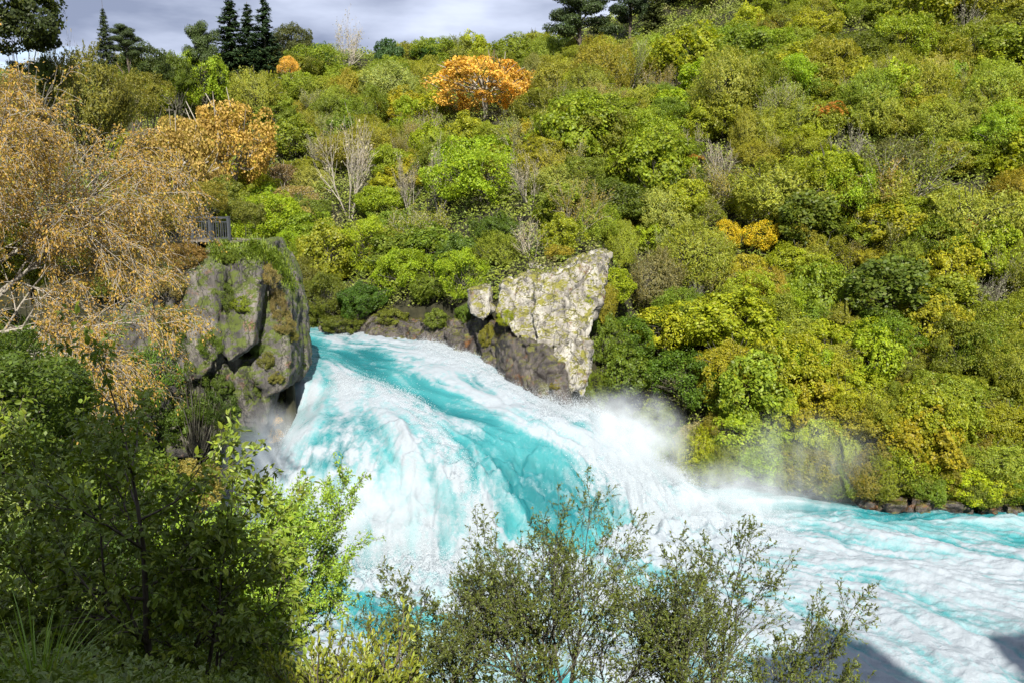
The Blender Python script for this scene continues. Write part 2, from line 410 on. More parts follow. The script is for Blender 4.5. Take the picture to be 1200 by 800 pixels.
# standing waves of the river
wv = np.sin((WX*.35+WY*1.15)+3*fbm(WX/6, WY/6, 71, 2))*sstep(1.15, 2, WS)*.16
WZZ = WZ+DZ*np.where(WS < .3, .6, 1)+wv
keep = np.ones(WX.shape, bool)
nY, nX = WX.shape
Fq = gridfaces(nY, nX)
fs = WS.ravel()[Fq].mean(1); fy_ = WY.ravel()[Fq].mean(1); fx_ = WX.ravel()[Fq].mean(1)
isfall = (fs > -.02) & (fs < 1.03) & (fx_ < 17) & (fx_ > -26)
def watermat():
    m, t, N, K = newmat('water')
    o = N.new('ShaderNodeOutputMaterial'); b = N.new('ShaderNodeBsdfPrincipled'); K(b.outputs[0], o.inputs[0])
    fo = N.new('ShaderNodeAttribute'); fo.attribute_name = 'foam'; aq = N.new('ShaderNodeAttribute'); aq.attribute_name = 'aqua'
    tc = N.new('ShaderNodeTexCoord')
    nz = N.new('ShaderNodeTexNoise'); nz.inputs['Scale'].default_value = 2.6; nz.inputs['Detail'].default_value = 8; nz.inputs['Roughness'].default_value = .7
    nz.inputs['Distortion'].default_value = .6
    K(tc.outputs['Object'], nz.inputs[0])
    s1 = N.new('ShaderNodeMath'); s1.operation = 'MULTIPLY_ADD'; K(nz.outputs['Fac'], s1.inputs[0]); s1.inputs[1].default_value = 1.5; s1.inputs[2].default_value = -.75
    s2 = N.new('ShaderNodeMath'); s2.operation = 'ADD'; K(s1.outputs[0], s2.inputs[0]); K(fo.outputs['Fac'], s2.inputs[1])
    r = N.new('ShaderNodeValToRGB'); r.color_ramp.elements[0].position = .12; r.color_ramp.elements[1].position = .85
    r.color_ramp.elements[0].color = (0, 0, 0, 1); r.color_ramp.elements[1].color = (1, 1, 1, 1)
    e = r.color_ramp.elements.new(.5); e.color = (.36, .36, .36, 1)
    K(s2.outputs[0], r.inputs[0])
    ca = N.new('ShaderNodeValToRGB'); E = ca.color_ramp.elements
    E[0].position = 0; E[0].color = (.012, .135, .15, 1); E[1].position = 1; E[1].color = (.22, .36, .375, 1)
    e = E.new(.5); e.color = (.045, .245, .255, 1)
    K(aq.outputs['Fac'], ca.inputs[0])
    mx = N.new('ShaderNodeMixRGB'); K(r.outputs[0], mx.inputs[0]); K(ca.outputs[0], mx.inputs[1]); mx.inputs[2].default_value = (.30, .337, .362, 1)
    K(mx.outputs[0], b.inputs['Base Color'])
    rr = N.new('ShaderNodeMapRange'); rr.inputs[3].default_value = .16; rr.inputs[4].default_value = .75; K(r.outputs[0], rr.inputs[0]); K(rr.outputs[0], b.inputs['Roughness'])
    b.inputs['IOR'].default_value = 1.33
    n3 = N.new('ShaderNodeTexNoise'); n3.inputs['Scale'].default_value = 6; n3.inputs['Detail'].default_value = 7; n3.inputs['Roughness'].default_value = .7
    K(tc.outputs['Object'], n3.inputs[0])
    bp = N.new('ShaderNodeBump'); bp.inputs['Strength'].default_value = .55; bp.inputs['Distance'].default_value = .25
    K(n3.outputs['Fac'], bp.inputs['Height']); K(bp.outputs[0], b.inputs['Normal'])
    return m
WATER = watermat()
WV = np.stack([WX, WY, WZZ], -1).reshape(-1, 3)
def subwater(name, sel, label):
    f = Fq[sel]; u, inv = np.unique(f, return_inverse=True)
    m = mesh(name, WV[u], inv.reshape(f.shape), [WATER], True, {'foam': FOAM.ravel()[u], 'aqua': AQUA.ravel()[u]})
    return tag(obj(name, m), label, name, kind='structure')
subwater('waterfall', isfall, 'turquoise and white water pouring over the falls')
subwater('river', ~isfall, 'foaming turquoise river above and below the falls')

# ------------------------------------------------------------------ leaves and branches
def unit(v): return v/(np.linalg.norm(v, axis=-1, keepdims=True)+1e-9)
def rdir(n, g): return unit(g.normal(size=(n, 3)))
def leaf_quads(C, Nn, Ln, Wd, g, T=None):
    """rhombic leaves: centres, normals, lengths, widths; T optional long-axis direction"""
    n = len(C)
    if T is None: T = rdir(n, g)
    T = unit(T-(T*Nn).sum(1, keepdims=True)*Nn); B = np.cross(Nn, T)
    Ln = np.broadcast_to(Ln, n)[:, None]; Wd = np.broadcast_to(Wd, n)[:, None]
    V = np.stack([C-T*Ln*.5, C+B*Wd*.5-T*Ln*.05, C+T*Ln*.5, C-B*Wd*.5-T*Ln*.05], 1).reshape(-1, 3)
    return V, np.arange(4*n).reshape(n, 4)
def leaf_shaped(C, T, Nn, Ln, Wd):
    """pointed leaves folded along the midrib (6 verts, 2 quads)"""
    n = len(C); T = unit(T); Nn = unit(Nn-(T*Nn).sum(1, keepdims=True)*T); B = np.cross(Nn, T)
    Ln = np.broadcast_to(Ln, n)[:, None]; Wd = np.broadcast_to(Wd, n)[:, None]
    up = Nn*Wd*.18
    V = np.stack([C, C+T*Ln*.3+B*Wd*.5+up, C+T*Ln*.7+B*Wd*.36+up, C+T*Ln-Nn*Ln*.08, C+T*Ln*.7-B*Wd*.36+up, C+T*Ln*.3-B*Wd*.5+up], 1).reshape(-1, 3)
    b = np.arange(n)[:, None]*6
    return V, np.concatenate([b+np.array([[0, 1, 2, 3]]), b+np.array([[0, 3, 4, 5]])])
def tubes(lines, k=4):
    VV = []; FF = []; off = 0
    for P, r in lines:
        P = np.asarray(P, float); n = len(P)
        T = unit(np.gradient(P, axis=0)); a = np.cross(T, [0.3, .9, .31]); a = unit(a); b = np.cross(T, a)
        th = np.arange(k)*2*math.pi/k
        r = np.asarray(r)[:, None, None]
        V = P[:, None]+r*(np.cos(th)[None, :, None]*a[:, None]+np.sin(th)[None, :, None]*b[:, None])
        VV.append(V.reshape(-1, 3))
        i = np.arange(n*k).reshape(n, k)+off; j = np.roll(i, -1, 1)
        FF.append(np.stack([i[:-1], j[:-1], j[1:], i[1:]], -1).reshape(-1, 4)); off += n*k
    return np.concatenate(VV), np.concatenate(FF)
def grow(g, p, d, length, rad, level, P, lines, tips):
    """P: per level dict(seg, wob, grav, kids, ang, ratio, start)"""
    q = P[level]; n = q['seg']; pts = [p]; rr = [rad]; d = unit(np.array(d, float)); dirs = [d]
    for i in range(n):
        d = unit(d+g.normal(size=3)*q['wob']+np.array([0, 0, q['grav']]))
        p = p+d*length/n; pts.append(p); dirs.append(d); rr.append(max(rad*(1-.75*(i+1)/n), P[-1]['rmin']))
    lines.append((np.array(pts), rr, level))
    if level == len(P)-2:
        tips.append((np.array(pts), np.array(dirs))); return
    kids = q['kids']; kids = kids+int(g.integers(-1, 2)) if kids > 3 else kids
    ph = g.random()*6.28
    for j in range(kids):
        t = q['start']+(1-q['start'])*(j+.5+g.uniform(-.3, .3))/kids; t = min(t, .99)
        f = t*n; i = int(f); c0 = pts[i]+(pts[i+1]-pts[i])*(f-i); dd = dirs[i]
        ph += 2.4+g.uniform(-.5, .5)
        a = unit(np.cross(dd, [.2, .1, 1.])); b = np.cross(dd, a)
        an = q['ang']*g.uniform(.7, 1.3)
        nd = dd*math.cos(an)+(a*math.cos(ph)+b*math.sin(ph))*math.sin(an)
        grow(g, c0, nd, length*q['ratio']*(1.15-.5*t)*g.uniform(.75, 1.25), rr[i]*.62, level+1, P, lines, tips)
    if q.get('cont', True):
        grow(g, pts[-1], dirs[-1], length*q['ratio']*.8, rr[-1], level+1, P, lines, tips)

# --- crown generators (unit crowns: radius ~1, standing on z=0)
def crown_puffs(seed, n=34, pr=.30, per=230, ll=.075, lw=.05, H=1.5, z0=.05, open_=.0, jit=.55, up=0.0):
    g = np.random.default_rng(seed)
    d = rdir(n*3, g); d = d[d[:, 2] > -.8][:n]; n = len(d)
    irr = .78+.3*g.random(n)
    C = d*np.array([.74, .74, H*.36])*irr[:, None]+np.array([0, 0, z0+H*.48])
    rad = pr*(.7+.65*g.random(n))
    Vs = []
    CC = np.repeat(C, per, 0); RR = np.repeat(rad, per); OD = np.repeat(unit(d*np.array([1, 1, 1.2])+[0, 0, .35]), per, 0)
    dd = unit(rdir(len(CC), g)+OD*.75)
    pos = CC+dd*(RR*(.72+.34*g.random(len(CC))))[:, None]*np.array([1, 1, .8])
    keep = g.random(len(pos)) > open_
    pos = pos[keep]; dd = dd[keep]
    Nn = unit(dd+g.normal(size=dd.shape)*jit+np.array([0, 0, .25]))
    s = .7+.6*g.random(len(pos))
    T = rdir(len(pos), g)+np.array([0, 0, up])
    return leaf_quads(pos, Nn, ll*s, lw*s, g, T)
def crown_feather(seed, n=3200, H=1.5, z0=.0):
    """soft, fine-leaved crown: upright sprays of fine foliage over a smooth mound"""
    g = np.random.default_rng(seed)
    m = n//16
    d = rdir(m*3, g); d = d[d[:, 2] > -.6][:m]; m = len(d)
    lump = np.array([mn.noise(Vector(x*2.3)+Vector((seed*.7, 0, 0)))*.28 for x in d])
    C = d*np.array([.86, .86, H*.46])*(.8+.18*g.random(m)+lump)[:, None]+np.array([0, 0, z0+H*.45])
    ax = unit(d*.8+np.array([0, 0, .9])+g.normal(size=d.shape)*.22)
    k = 26
    CC = np.repeat(C, k, 0); AA = np.repeat(ax, k, 0)
    t = g.random(len(CC))
    pos = CC+AA*(t*.26-.13)[:, None]+g.normal(size=CC.shape)*(.055*(1.15-t))[:, None]
    Tn = unit(AA+g.normal(size=AA.shape)*.45)
    Nn = unit(np.repeat(unit(d+[0, 0, .4]), k, 0)+g.normal(size=AA.shape)*.55)
    return leaf_quads(pos, Nn, .062*(.6+.8*g.random(len(pos))), .019, g, Tn)
def wrap_crown(name, VF, mat):
    V = VF[0]; n_ = len(V)//4; C = V.reshape(n_, 4, 3).mean(1); sd = float(n_ % 97)
    off = np.stack([fbm(C[:, 0]*1.6+sd+k*9, C[:, 1]*1.6+C[:, 2]*1.3, 300+k, 3)-.5 for k in range(3)], 1)*np.array([.7, .7, .5])
    VF = (V+np.repeat(off, 4, 0), VF[1])
    return mesh(name, VF[0], VF[1], [mat])
def stemmesh(seed, H=.7, n=3, spread=.5, r=.04, mat=LICHENBARK):
    g = np.random.default_rng(seed); ln = []
    for i in range(n):
        a = g.random()*6.28; e = np.array([math.cos(a)*spread*g.random(), math.sin(a)*spread*g.random(), H*(1+.4*g.random())])
        mid = e*.5+g.normal(size=3)*.05; ln.append((np.array([[0, 0, -.35], mid*.4, mid, e]), [r, r*.85, r*.6, r*.25]))
        for q in range(4):
            b = e*(.5+.12*q); e2 = b+np.array([*(g.normal(size=2)*.32), .25]); ln.append((np.array([b, (b+e2)/2+g.normal(size=3)*.03, e2]), [r*.4, r*.3, r*.12]))
    for q in range(34):
        d = rdir(1, g)[0]; d[2] = abs(d[2])+.15; d = unit(d); e2 = d*np.array([.95, .95, .78])*g.uniform(.85, 1.12)+[0, 0, .5]; b = np.array([0, 0, .35])+e2*.25
        ln.append((np.array([b, (b+e2)/2+g.normal(size=3)*.06, e2]), [r*.3, r*.2, .006]))
    V, Fc = tubes(ln, 5); return mesh('trunk', V, Fc, [mat], True)
def bare_crown(seed, mat, twigs=5, leafy=0, spread=.42, lm=None):
    g = np.random.default_rng(seed)
    P = [dict(seg=5, wob=.10, grav=.06, kids=6, ang=.45, ratio=.55, start=.25), dict(seg=4, wob=.14, grav=.10, kids=5, ang=.5, ratio=.6, start=.2),
         dict(seg=3, wob=.18, grav=.05, kids=0, ang=.5, ratio=.5, start=.2), dict(rmin=.0028)]
    lines = []; tips = []
    for i in range(twigs):
        a = g.random()*6.28; d = np.array([math.cos(a)*spread, math.sin(a)*spread, 1])
        grow(g, np.array([math.cos(a)*.08, math.sin(a)*.08, 0.]), d, 1.15*g.uniform(.8, 1.1), .022, 0, P, lines, tips)
    trunk = [(p, r) for p, r, l in lines if l == 0]; tw = [(p, r) for p, r, l in lines if l > 0]
    Vt, Ft = tubes(trunk, 4); Vc, Fc = tubes(tw, 3)
    mats = [mat]; mi = np.zeros(len(Fc))
    if leafy:
        tp = np.concatenate([t[0] for t in tips]); idx = g.integers(0, len(tp), leafy); C = tp[idx]+g.normal(size=(leafy, 3))*.045
        LV, LFc = leaf_quads(C, rdir(leafy, g), .05*(.6+.8*g.random(leafy)), .03, g)
        mi = np.concatenate([mi, np.ones(len(LFc))]); Fc = np.concatenate([Fc, LFc+len(Vc)]); Vc = np.concatenate([Vc, LV]); mats.append(lm or AUTUMN)
    return mesh('trunk', Vt, Ft, [mat], True), mesh('crown', Vc, Fc, mats, mat_idx=mi)
def conifer(seed, droop=-.10, tiers=34, H=4.2, dens=110, ll=.14):
    g = np.random.default_rng(seed); P = []; T = []; Nn = []
    for i in range(tiers):
        t = i/tiers; z = .25+H*(t**.92)*.93; r = (1-t)**.8*1.0+.04
        nb = max(4, int(9*(1-t*.5)))
        for b in range(nb):
            a = g.random()*6.28; rr = r*g.uniform(.7, 1.12); zz = z+g.uniform(-.06, .06)
            k = int(dens*(rr+.15)); s = g.random(k)**.7
            px = np.stack([np.cos(a)*rr*s, np.sin(a)*rr*s, zz+droop*rr*s+.13*rr*s*s], 1)+g.normal(size=(k, 3))*np.array([.045, .045, .03])
            P.append(px); T.append(np.tile([math.cos(a), math.sin(a), .25], (k, 1))+g.normal(size=(k, 3))*.55); Nn.append(np.tile([math.cos(a)*.35, math.sin(a)*.35, 1], (k, 1))+g.normal(size=(k, 3))*.4)
    P = np.concatenate(P); T = unit(np.concatenate(T)); Nn = unit(np.concatenate(Nn)); s = .6+.7*g.random(len(P))
    V, Fc = leaf_quads(P, Nn, ll*s, .045*s, g, T)
    ln = [(np.array([[0, 0, -.5], [0, 0, H*.5], [0, 0, H*1.02]]), [.09, .06, .012])]
    Vt, Ft = tubes(ln, 6)
    return mesh('trunk', Vt, Ft, [BARK], True), mesh('crown', V, Fc, [NEEDLE])
def pine_crown(seed, n=16, H=2.4):
    """open pine: flat needle pads on spreading limbs"""
    g = np.random.default_rng(seed); ln = [(np.array([[0, 0, -.5], [.03, 0, H*.5], [0, .04, H*.95]]), [.07, .05, .015])]
    P = []; Nn = []
    for i in range(n):
        t = .30+.68*i/n; a = i*2.4+g.random(); r = (.95*(1-t)**.6+.18)*g.uniform(.7, 1.1); z = H*t
        e = np.array([math.cos(a)*r, math.sin(a)*r, z+.22*r])
        ln.append((np.array([[0, 0, z-.12], e*.5+[0, 0, z*.5-.03], e]), [.022, .016, .006]))
        for q in range(4):
            c_ = e*(.55+.15*q)*np.array([1, 1, 0])+np.array([*(g.normal(size=2)*.10), e[2]-.06+.03*q]); k = 420
            dd = rdir(k, g); P.append(c_+dd*np.array([.24, .24, .13])*(.6+.5*g.random((k, 1)))); Nn.append(unit(dd+[0, 0, .5]+g.normal(size=(k, 3))*.5))
    P = np.concatenate(P); Nn = np.concatenate(Nn)
    V, Fc = leaf_quads(P, Nn, .08, .022, g, unit(rdir(len(P), g)+[0, 0, .6]))
    Vt, Ft = tubes(ln, 5); return mesh('trunk', Vt, Ft, [BARK], True), mesh('crown', V, Fc, [NEEDLE])
def fern_crown(seed, n=16, mat=AUTUMN):
    g = np.random.default_rng(seed); C = []; T = []; Nn = []
    for i in range(n):
        a = i*6.283/n+g.uniform(-.1, .1); lift = g.uniform(.25, .55)
        for s in np.linspace(.08, 1, 22):
            c0 = np.array([math.cos(a)*s, math.sin(a)*s, .75+lift*math.sin(s*2.4)-.25*s*s])
            for sd_ in (-1, 1):
                t = np.array([-math.sin(a)*sd_, math.cos(a)*sd_, -.15])+np.array([math.cos(a), math.sin(a), 0])*.4
                C.append(c0+unit(t)*.09*(1.15-s)); T.append(t); Nn.append([math.cos(a)*.2, math.sin(a)*.2, 1])
    C = np.array(C); T = unit(np.array(T, float)); Nn = unit(np.array(Nn)+g.normal(size=(len(C), 3))*.2)
    V, Fc = leaf_quads(C, Nn, .26*(1.1-.0*C[:, 0]), .05, g, T)
    Vt, Ft = tubes([(np.array([[0, 0, -.4], [.02, 0, .4], [0, 0, .8]]), [.06, .05, .05])], 6)
    return mesh('trunk', Vt, Ft, [BARK], True), mesh('crown', V, Fc, [mat])
def tussock(seed, n=260, mat=GRASS, wide=.02, curl=.9):
    g = np.random.default_rng(seed); VV = []; FF = []
    for i in range(n):
        a = g.random()*6.28; r0 = g.random()*.15; l = g.uniform(.6, 1.15); e = g.uniform(.15, curl)
        s = np.linspace(0, 1, 5); h = l*(s-e*.45*s**2.2); rad = r0+l*e*s**1.4*.9
        p = np.stack([np.cos(a)*rad, np.sin(a)*rad, h], 1); w = (wide*(1-s**1.5)+.001)[:, None]; b = np.array([-math.sin(a), math.cos(a), 0])
        VV.append(np.stack([p-b*w, p+b*w], 1).reshape(-1, 3)); o = i*10; q = np.arange(4)*2+o
        FF.append(np.stack([q, q+1, q+3, q+2], 1))
    return mesh('blades', np.concatenate(VV), np.concatenate(FF), [mat])

KIND = {}
def addkind(k, items): KIND[k] = items
addkind('broad', [(stemmesh(10+i), wrap_crown('crown', crown_puffs(20+i, n=60, pr=.25, per=[300, 190, 420, 300][i], ll=[.052, .078, .04, .058][i], lw=[.036, .054, .028, .03][i], H=[1.5, 1.8, 1.35, 1.6][i]), LEAF)) for i in range(4)])
addkind('clump', [(stemmesh(30+i), wrap_crown('crown', crown_puffs(40+i, n=[90, 60, 120][i], pr=[.19, .23, .16][i], per=[200, 190, 230][i], ll=[.048, .07, .036][i], lw=[.034, .046, .026][i], H=[1.4, 1.7, 1.25][i], jit=.5), LEAF)) for i in range(3)])
addkind('loose', [(stemmesh(50+i, r=.035), wrap_crown('crown', crown_puffs(60+i, n=70, pr=.23, per=230, ll=.056, lw=.027, H=[1.7, 1.5, 1.9][i], open_=.1, jit=.9, up=.8), LEAF)) for i in range(3)])
addkind('feather', [(stemmesh(70+i), wrap_crown('crown', crown_feather(80+i, n=[11500, 12500, 11000, 12000][i], H=[1.4, 1.7, 1.25, 1.55][i]), LEAF)) for i in range(4)])
addkind('bare', [bare_crown(90+i, PALEBARK, 6, 500, .45) for i in range(3)])
GORSE = leafmat('gorse_flower', trans=.3, var=.3, clump=.6, yellow=(.32, .55, .7), spec=.2)
addkind('gorse', [(stemmesh(220+i), wrap_crown('crown', crown_puffs(230+i, n=70, pr=.22, per=160, ll=.06, lw=.04, H=1.3, jit=.9), GORSE)) for i in range(2)])
addkind('twiggy', [bare_crown(190+i, PALEBARK, 7, 3600, .5, LEAF) for i in range(3)])
addkind('conifer', [conifer(100+i) for i in range(2)])
addkind('pine', [pine_crown(110+i) for i in range(2)])
addkind('autumn', [(stemmesh(120+i, mat=PALEBARK), wrap_crown('crown', crown_puffs(130+i, n=100, pr=.17, per=130, ll=.042, lw=.03, H=1.25, jit=.9), AUTUMN)) for i in range(2)])
addkind('fern', [fern_crown(140)])

def hillz(x, y): return far_hill(x, y)[0]
def hill_hit(px, py): return hit(px, py, ground, 62., 330., 900)
PLANTS = []
NAMES = dict(broad='broadleaf_tree', clump='rounded_bush', loose='leafy_shrub', feather='feathery_tree', bare='bare_shrub', gorse='gorse_bush', twiggy='twiggy_shrub', conifer='conifer', pine='pine_tree', autumn='autumn_tree', fern='tree_fern')
def plant(kind, pos, width, hs=1.0, color=(.1, .14, .03), name=None, label=None, cat=None, group=None, var=None, info=None, trunkmat=None, tilt=0, lift=None):
    protos = KIND[kind]; tr, cr = protos[random.randrange(len(protos)) if var is None else var]
    s = width/2.0
    p = np.array(pos, float)
    e = empty(name or NAMES[kind], p, random.random()*6.28, (s*random.uniform(.88, 1.14), s*random.uniform(.88, 1.14), s*hs) if kind in ('broad', 'clump', 'loose', 'feather') else (s, s, s*hs))
    if tilt: e.rotation_euler[1] = tilt
    obj('trunk', tr, e, color=color); obj('crown', cr, e, color=color)
    PLANTS.append(dict(o=e, kind=kind, color=color, px=info[0] if info else None, py=info[1] if info else None, w=width, label=label, cat=cat, group=group))
    return e
def put_px(kind, px, py, wpx, hpx=None, color=(.1, .14, .03), Y=None, **k):
    """crown centred at (px,py) in the photograph, standing on the hillside behind that spot"""
    hpx = hpx or wpx*.8
    bright = color[0] > .38
    h = hill_hit(px, py+hpx*(.25 if bright else .42)) if Y is None else at(px, py+hpx*.42, Y)
    if h is None: h = at(px, py+hpx*.42, 180)
    dep = h[1]
    wm = wpx/F*dep; hm = hpx/F*dep
    nat = {'broad': 1.75, 'clump': 1.6, 'loose': 1.9, 'feather': 1.6, 'bare': 1.7, 'twiggy': 1.7, 'conifer': 4.3, 'pine': 2.5, 'autumn': 1.5, 'gorse': 1.5, 'fern': 1.4}[kind]; lift = 0
    hs = hm/(nat*wm/2)
    z = float(ground(h[0], h[1]))
    if Y is not None:
        tot = max(hm, at(px, py-hpx*.5, Y)[2]-z); use = tot if kind in ('conifer', 'pine', 'bare') else min(tot, max(hm*1.5, nat*wm/2*1.25)); lift = tot-use; hs = use/(nat*wm/2)/1.1
        hm = 0
    e = plant(kind, (h[0], h[1], z-(0 if bright else .15)*hm), wm*(1.12 if bright else 1), hs*(1.3 if bright and Y is None else 1.1), color, info=(px, py), **k)
    if lift > .2:
        up = lift/e.scale[2]
        for ch in e.children:
            if ch.name.startswith('crown'): ch.location.z = up
            else: ch.scale.z = 1+up/1.45
    return e

# palette (linear albedo)
C_DK = (.105, .150, .016); C_MID = (.19, .245, .020); C_YG = (.285, .335, .016); C_OL = (.26, .285, .036); C_PALE = (.34, .36, .12)
C_LIME = (.25, .35, .022); C_KAN = (.28, .315, .045); C_TAN = (.40, .33, .23); C_OR = (.68, .39, .08); C_BR = (.36, .26, .10); C_YEL = (.64, .45, .02)
C_CREAM = (.36, .34, .19)

SPEC = [
 ('autumn', 570, 124, 132, 58, C_OR, 'wide bright orange autumn tree alone in the green upper slope', 'autumn tree', None),
 ('autumn', 262, 145, 128, 84, (.44, .28, .07), 'round golden brown autumn tree behind the large weeping tree', 'autumn tree', 112),
 ('autumn', 205, 165, 110, 90, (.40, .27, .08), 'pale golden autumn tree against the right side of the weeping tree', 'autumn tree', 100),
 ('autumn', 228, 103, 60, 26, C_TAN, 'small tan autumn tree above the golden brown one', 'autumn tree', None),
 ('conifer', 272, 40, 66, 96, (.028, .052, .018), 'dark conifer on the skyline, leftmost and widest of three', 'conifer', 160),
 ('conifer', 293, 44, 44, 84, (.03, .055, .02), 'narrow dark conifer in the middle of three on the skyline', 'conifer', 166),
 ('conifer', 312, 40, 54, 92, (.026, .05, .018), 'dark conifer on the skyline, rightmost of three', 'conifer', 160),
 ('pine', 235, 47, 50, 44, (.05, .075, .02), 'small flat topped pine left of the three dark conifers', 'pine tree', 150),
 ('loose', 238, 72, 62, 60, C_LIME, 'light green tree just below the flat topped pine', 'tree', 150),
 ('broad', 345, 46, 52, 48, (.085, .10, .03), 'olive round crowned tree right of the three dark conifers', 'tree', 172),
 ('loose', 378, 62, 36, 36, (.07, .14, .025), 'bright green skyline tree beside the olive round one', 'tree', 168),
 ('bare', 405, 46, 52, 46, C_TAN, 'leafless grey brown tree standing on the skyline', 'bare tree', 170),
 ('feather', 300, 85, 60, 52, C_OL, 'soft olive tree at the foot of the three dark conifers', 'tree', 145),
 ('autumn', 338, 70, 26, 13, C_OR, 'tiny orange autumn tree under the skyline trees', 'autumn tree', 155),
 ('broad', 205, 72, 40, 36, C_DK, 'small dark green tree in the dip of the skyline', 'tree', 145),
 ('clump', 503, 50, 60, 28, (.06, .13, .02), 'deep green tree on the middle of the skyline', 'tree', 172),
 ('clump', 556, 52, 48, 26, C_YG, 'yellow green tree on the skyline above the orange tree', 'tree', 170),
 ('broad', 455, 60, 40, 30, (.06, .12, .04), 'small blue green tree on the skyline', 'tree', 170),
 ('clump', 602, 54, 40, 26, C_MID, 'green tree on the skyline right of the yellow green one', 'tree', 168),
 ('pine', 680, 12, 84, 90, (.04, .062, .018), 'big dark spreading pine on the skyline', 'pine tree', 150),
 ('pine', 738, 14, 66, 80, (.035, .058, .02), 'dark pine leaning out beside the big spreading pine', 'pine tree', 154),
 ('conifer', 767, 32, 30, 66, (.06, .075, .018), 'narrow olive conifer right of the dark pines', 'conifer', 148),
 ('conifer', 787, 14, 24, 40, (.035, .06, .022), 'short dark conifer top right of the dark pines', 'conifer', 165),
 ('broad', 706, 55, 34, 36, C_YG, 'yellow green tree below the big spreading pine', 'tree', 138),
 ('autumn', 815, 16, 44, 28, (.3, .17, .06), 'orange brown tree at the right end of the skyline', 'autumn tree', 165),
 ('autumn', 866, 8, 44, 34, (.38, .2, .06), 'orange tree at the top edge of the hill', 'autumn tree', 160),
 ('bare', 845, 22, 36, 30, C_TAN, 'pale bare tree between two orange skyline trees', 'bare tree', 158),
 ('autumn', 330, 208, 62, 44, (.24, .16, .08), 'dusty brown shrub on the slope above the fence', 'shrub', None),
 ('bare', 410, 238, 76, 78, C_TAN, 'grey twiggy shrub with upright bare stems above the water', 'bare shrub', None),
 ('bare', 516, 238, 60, 60, C_TAN, 'bare stemmed shrub left of the dark round bush', 'bare shrub', None),
 ('bare', 480, 240, 50, 50, C_TAN, 'thin pale shrub of bare stems on the middle slope', 'bare shrub', None),
 ('bare', 620, 235, 60, 44, C_TAN, 'low bare shrub tangled above the dark round bush', 'bare shrub', None),
 ('clump', 583, 264, 72, 56, (.085, .14, .016), 'dark green round bush in the middle of the slope', 'bush', None),
 ('broad', 800, 214, 62, 62, C_DK, 'dark round tree with pale stems beneath', 'tree', None),
 ('broad', 720, 232, 90, 56, (.10, .14, .016), 'dark green broadleaf tree above the pale rock outcrop', 'tree', None),
 ('broad', 1040, 345, 130, 84, (.10, .145, .018), 'large dark green tree spreading over the right slope', 'tree', None),
 ('broad', 940, 262, 110, 70, (.11, .15, .018), 'dark broadleaf tree above the yellow gorse', 'tree', None),
 ('feather', 905, 226, 150, 84, C_KAN, 'broad domed tree of soft yellow green foliage', 'tree', None),
 ('feather', 1130, 246, 150, 100, C_KAN, 'broad pale olive tree of soft foliage near the right edge', 'tree', None),
 ('feather', 1040, 190, 110, 66, (.12, .13, .04), 'soft grey olive tree above the pale olive one', 'tree', None),
 ('gorse', 850, 290, 30, 30, C_YEL, 'small bush of yellow gorse flowers, left of the pair', 'gorse bush', None),
 ('gorse', 894, 292, 52, 30, C_YEL, 'wider bush of yellow gorse flowers, right of the pair', 'gorse bush', None),
 ('gorse', 655, 304, 34, 15, (.4, .3, .03), 'low yellow flowering bush on top of the pale rock', 'gorse bush', None),
 ('gorse', 742, 266, 30, 15, (.4, .3, .03), 'little yellow bush above the pale rock outcrop', 'gorse bush', None),
 ('fern', 966, 156, 42, 34, (.40, .16, .03), 'rusty orange tree fern high on the slope', 'tree fern', None),
 ('fern', 1126, 290, 40, 32, (.45, .12, .04), 'red and yellow tree fern near the right edge', 'tree fern', None),
 ('fern', 815, 196, 20, 12, (.4, .2, .04), 'small russet fern left of the dome shaped tree', 'tree fern', None),
 ('loose', 815, 508, 54, 44, C_CREAM, 'cream coloured shrub low on the bank behind the spray', 'shrub', None),
 ('bare', 990, 182, 60, 60, (.3, .28, .2), 'pale stemmed shrub right of the rusty fern', 'bare shrub', None),
 ('bare', 845, 195, 60, 50, (.28, .22, .14), 'pale bare shrub beside the dark round tree', 'bare shrub', None),
 ('bare', 1150, 355, 70, 60, (.3, .28, .2), 'grey lichened shrub at the right edge', 'bare shrub', None),
 ('bare', 745, 335, 60, 62, (.33, .31, .2), 'pale dry shrub right of the rock outcrop', 'bare shrub', None),
 ('feather', 770, 330, 70, 66, (.2, .19, .08), 'pale dry olive bush right of the rock outcrop', 'bush', None),
 ('loose', 735, 400, 80, 66, (.11, .19, .02), 'bright green bush against the right side of the rock', 'bush', None),
 ('clump', 725, 455, 76, 66, (.12, .18, .02), 'yellow green bush at the foot of the rock by the spray', 'bush', None),
 ('loose', 800, 440, 100, 80, (.10, .18, .02), 'bright green bush right of the spray plume', 'bush', None),
 ('clump', 770, 500, 70, 56, (.13, .17, .02), 'yellow green bush just above the spray plume', 'bush', None),
 ('broad', 1000, 55, 90, 56, (.12, .15, .017), 'dark tree near the top of the right slope', 'tree', None),
 ('bare', 1120, 42, 70, 60, (.3, .28, .2), 'pale lichened tree near the top right corner', 'bare tree', None),
 ('clump', 425, 345, 66, 56, (.07, .14, .018), 'green bush just above the top of the chute', 'bush', None),
 ('loose', 385, 352, 66, 54, (.13, .16, .022), 'yellow green bush hanging over the chute', 'bush', None),
 ('clump', 540, 300, 60, 44, (.09, .15, .02), 'green bush left of the pale rock outcrop', 'bush', None),
 ('feather', 352, 330, 60, 50, (.15, .16, .03), 'olive bush behind the grassy cliff top', 'bush', None),
]
for i, (k, px, py, w, h, col, lab, cat, Y) in enumerate(SPEC):
    put_px(k, px, py, w, h, col, Y, label=lab, cat=cat, name=None)

